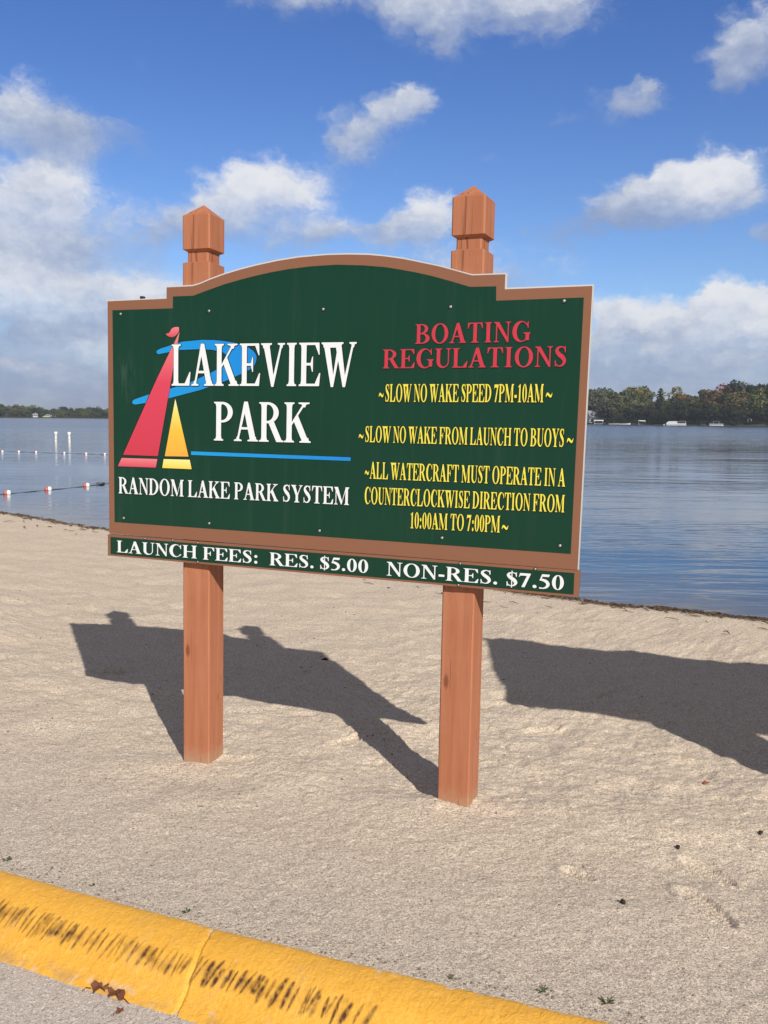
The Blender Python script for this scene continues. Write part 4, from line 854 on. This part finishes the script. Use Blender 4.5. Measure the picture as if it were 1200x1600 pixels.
outlined('flag', [(0.3514, 1.1421), (0.3738, 1.148), (0.380, 1.157), (0.385, 1.1651), (.391, 1.170), (0.3999, 1.1736), (.413, 1.1756), (0.4295, 1.1746), (0.4306, 1.1596), (.427, 1.150), (0.4202, 1.141), (.413, 1.1345), (0.4035, 1.1288), (.395, 1.1262), (0.3849, 1.1259), (.373, 1.128), (0.3625, 1.1325)], m_rg2, .0021, .003)
outlined('underline', [(0.5026, 0.5624), (0.5026, 0.5445), (1.3676, 0.5457), (1.3673, 0.5624)], m_blu, .0018, .002)
sc_me = None
for u, v, par, d in [(a, b_, board, .0014) for a, b_ in ((0.0814, 1.2453), (0.6008, 1.2491), (1.2129, 1.2435), (1.8285, 1.2398), (2.3255, 1.2526), (0.0976, 0.2034), (0.6096, 0.2071), (1.2149, 0.2088), (1.8222, 0.2151), (2.3521, 0.2168))]+[(a, b_, fee, FD+.0012) for a, b_ in ((0.2321, 0.1062), (0.399, 0.1080), (0.547, 0.1060), (0.5471, 0.0085), (1.9124, 0.1062), (2.251, 0.1078), (1.9074, 0.0075))]:
    if sc_me is None:
        sc_me = MB().lathe([(.0125, 0), (.0125, -.0012), (.0095, -.0014)], 14, 1, axis='y').lathe([(.0088, -.0014), (.0082, -.0034), (.005, -.0052), (.0018, -.006)], 14, 0, axis='y')
        me = bpy.data.meshes.new('screw'); me.from_pydata(sc_me.V, [], sc_me.F); me.materials.append(m_screw); me.materials.append(m_blk); me.polygons.foreach_set('material_index', sc_me.I); me.polygons.foreach_set('use_smooth', [True]*len(sc_me.F)); me.update(); sc_me = me
    o = put(bpy.data.objects.new('screw', sc_me), par); o.location = (u, -d, v); o.scale = (.8, .8, .8)
    if par is fee: o.scale = (.6, .6, .6)
# dark drip marks and the little nail on the top edge
MB().box((-.008, -.004, 0), (.008, .02, .012)).build('nail', m_twig, board).location = (.205, .004, 1.3200)

# ------------------------------------------------------------------ made-up lean-to past the right edge, shaped to cast the shadow on the sand
HX, HY = math.sin(SUN_AZ), math.cos(SUN_AZ); CT = 1/math.tan(SUN_EL)
def caster(sx_, sy_, zg, z): return Vector((sx_-HX*CT*(z-zg), sy_-HY*CT*(z-zg), z))
uD = Vector((math.cos(SIGN_YAW), math.sin(SIGN_YAW), 0))
b0 = caster(.845, 5.68, -.06, 1.95); t0 = caster(.885, 7.62, -.12, 2.55); 
m_brw = plain('brown_stained_wood', (.15, .080, .045), .75, .25, .3, 9)
sh = empty('shadow_caster', (b0.x, b0.y, 0), 0, label='unseen brown lean-to added past the right picture edge to cast the shadow on the sand', cat='shelter')
q = [b0, b0+uD*3.2, t0+uD*3.2, t0]; q = [p-Vector((b0.x, b0.y, 0)) for p in q]; up = Vector((0, 0, .06))
MB().add(q+[p+up for p in q], [(3, 2, 1, 0), (4, 5, 6, 7), (0, 1, 5, 4), (1, 2, 6, 5), (2, 3, 7, 6), (3, 0, 4, 7)]).build('roof', m_brw, sh)
for a_ in (.06, .88, 1.7, 2.5, 3.1):
    A0, A1 = q[0]+uD*a_+(q[3]-q[0])*.02-Vector((0, 0, .045)), q[0]+uD*a_+(q[3]-q[0])*.98-Vector((0, 0, .045))
    MB().tube([A0, A1], .04, 4).build('rafter', m_brw, sh)
for p, off in ((q[0], .88), (q[0], 3.0), (q[3], 1.1), (q[3], 3.0)):
    c = p+uD*off; wd_ = .52 if off < 1 else .14  # first post widened to fill out the cast shadow
    V_ = [c+uD*a+Vector((-uD.y, uD.x, 0))*b_ for a, b_ in ((0, -.05), (wd_, -.05), (wd_, .05), (0, .05))]
    MB().add([(v.x, v.y, -.3) for v in V_]+[(v.x, v.y, c.z+.02) for v in V_], [(3, 2, 1, 0), (4, 5, 6, 7), (0, 1, 5, 4), (1, 2, 6, 5), (2, 3, 7, 6), (3, 0, 4, 7)]).build('post', m_brw, sh)

# ------------------------------------------------------------------ haze over the lake
HAZE = 0.00021
if HAZE:
    m_h = bpy.data.materials.new('haze'); m_h.use_nodes = True; t = NT(m_h.node_tree); t.n.clear()
    pv = t.node('ShaderNodeVolumePrincipled', {'Color': (.80, .87, 1.0, 1), 'Density': HAZE, 'Anisotropy': .2})
    ot = t.node('ShaderNodeOutputMaterial'); t.l.new(pv.outputs[0], ot.inputs['Volume'])
    MB().box((-4600, -4600, -4.5), (4600, 4600, 42)).build('haze', m_h, None, kind='stuff')
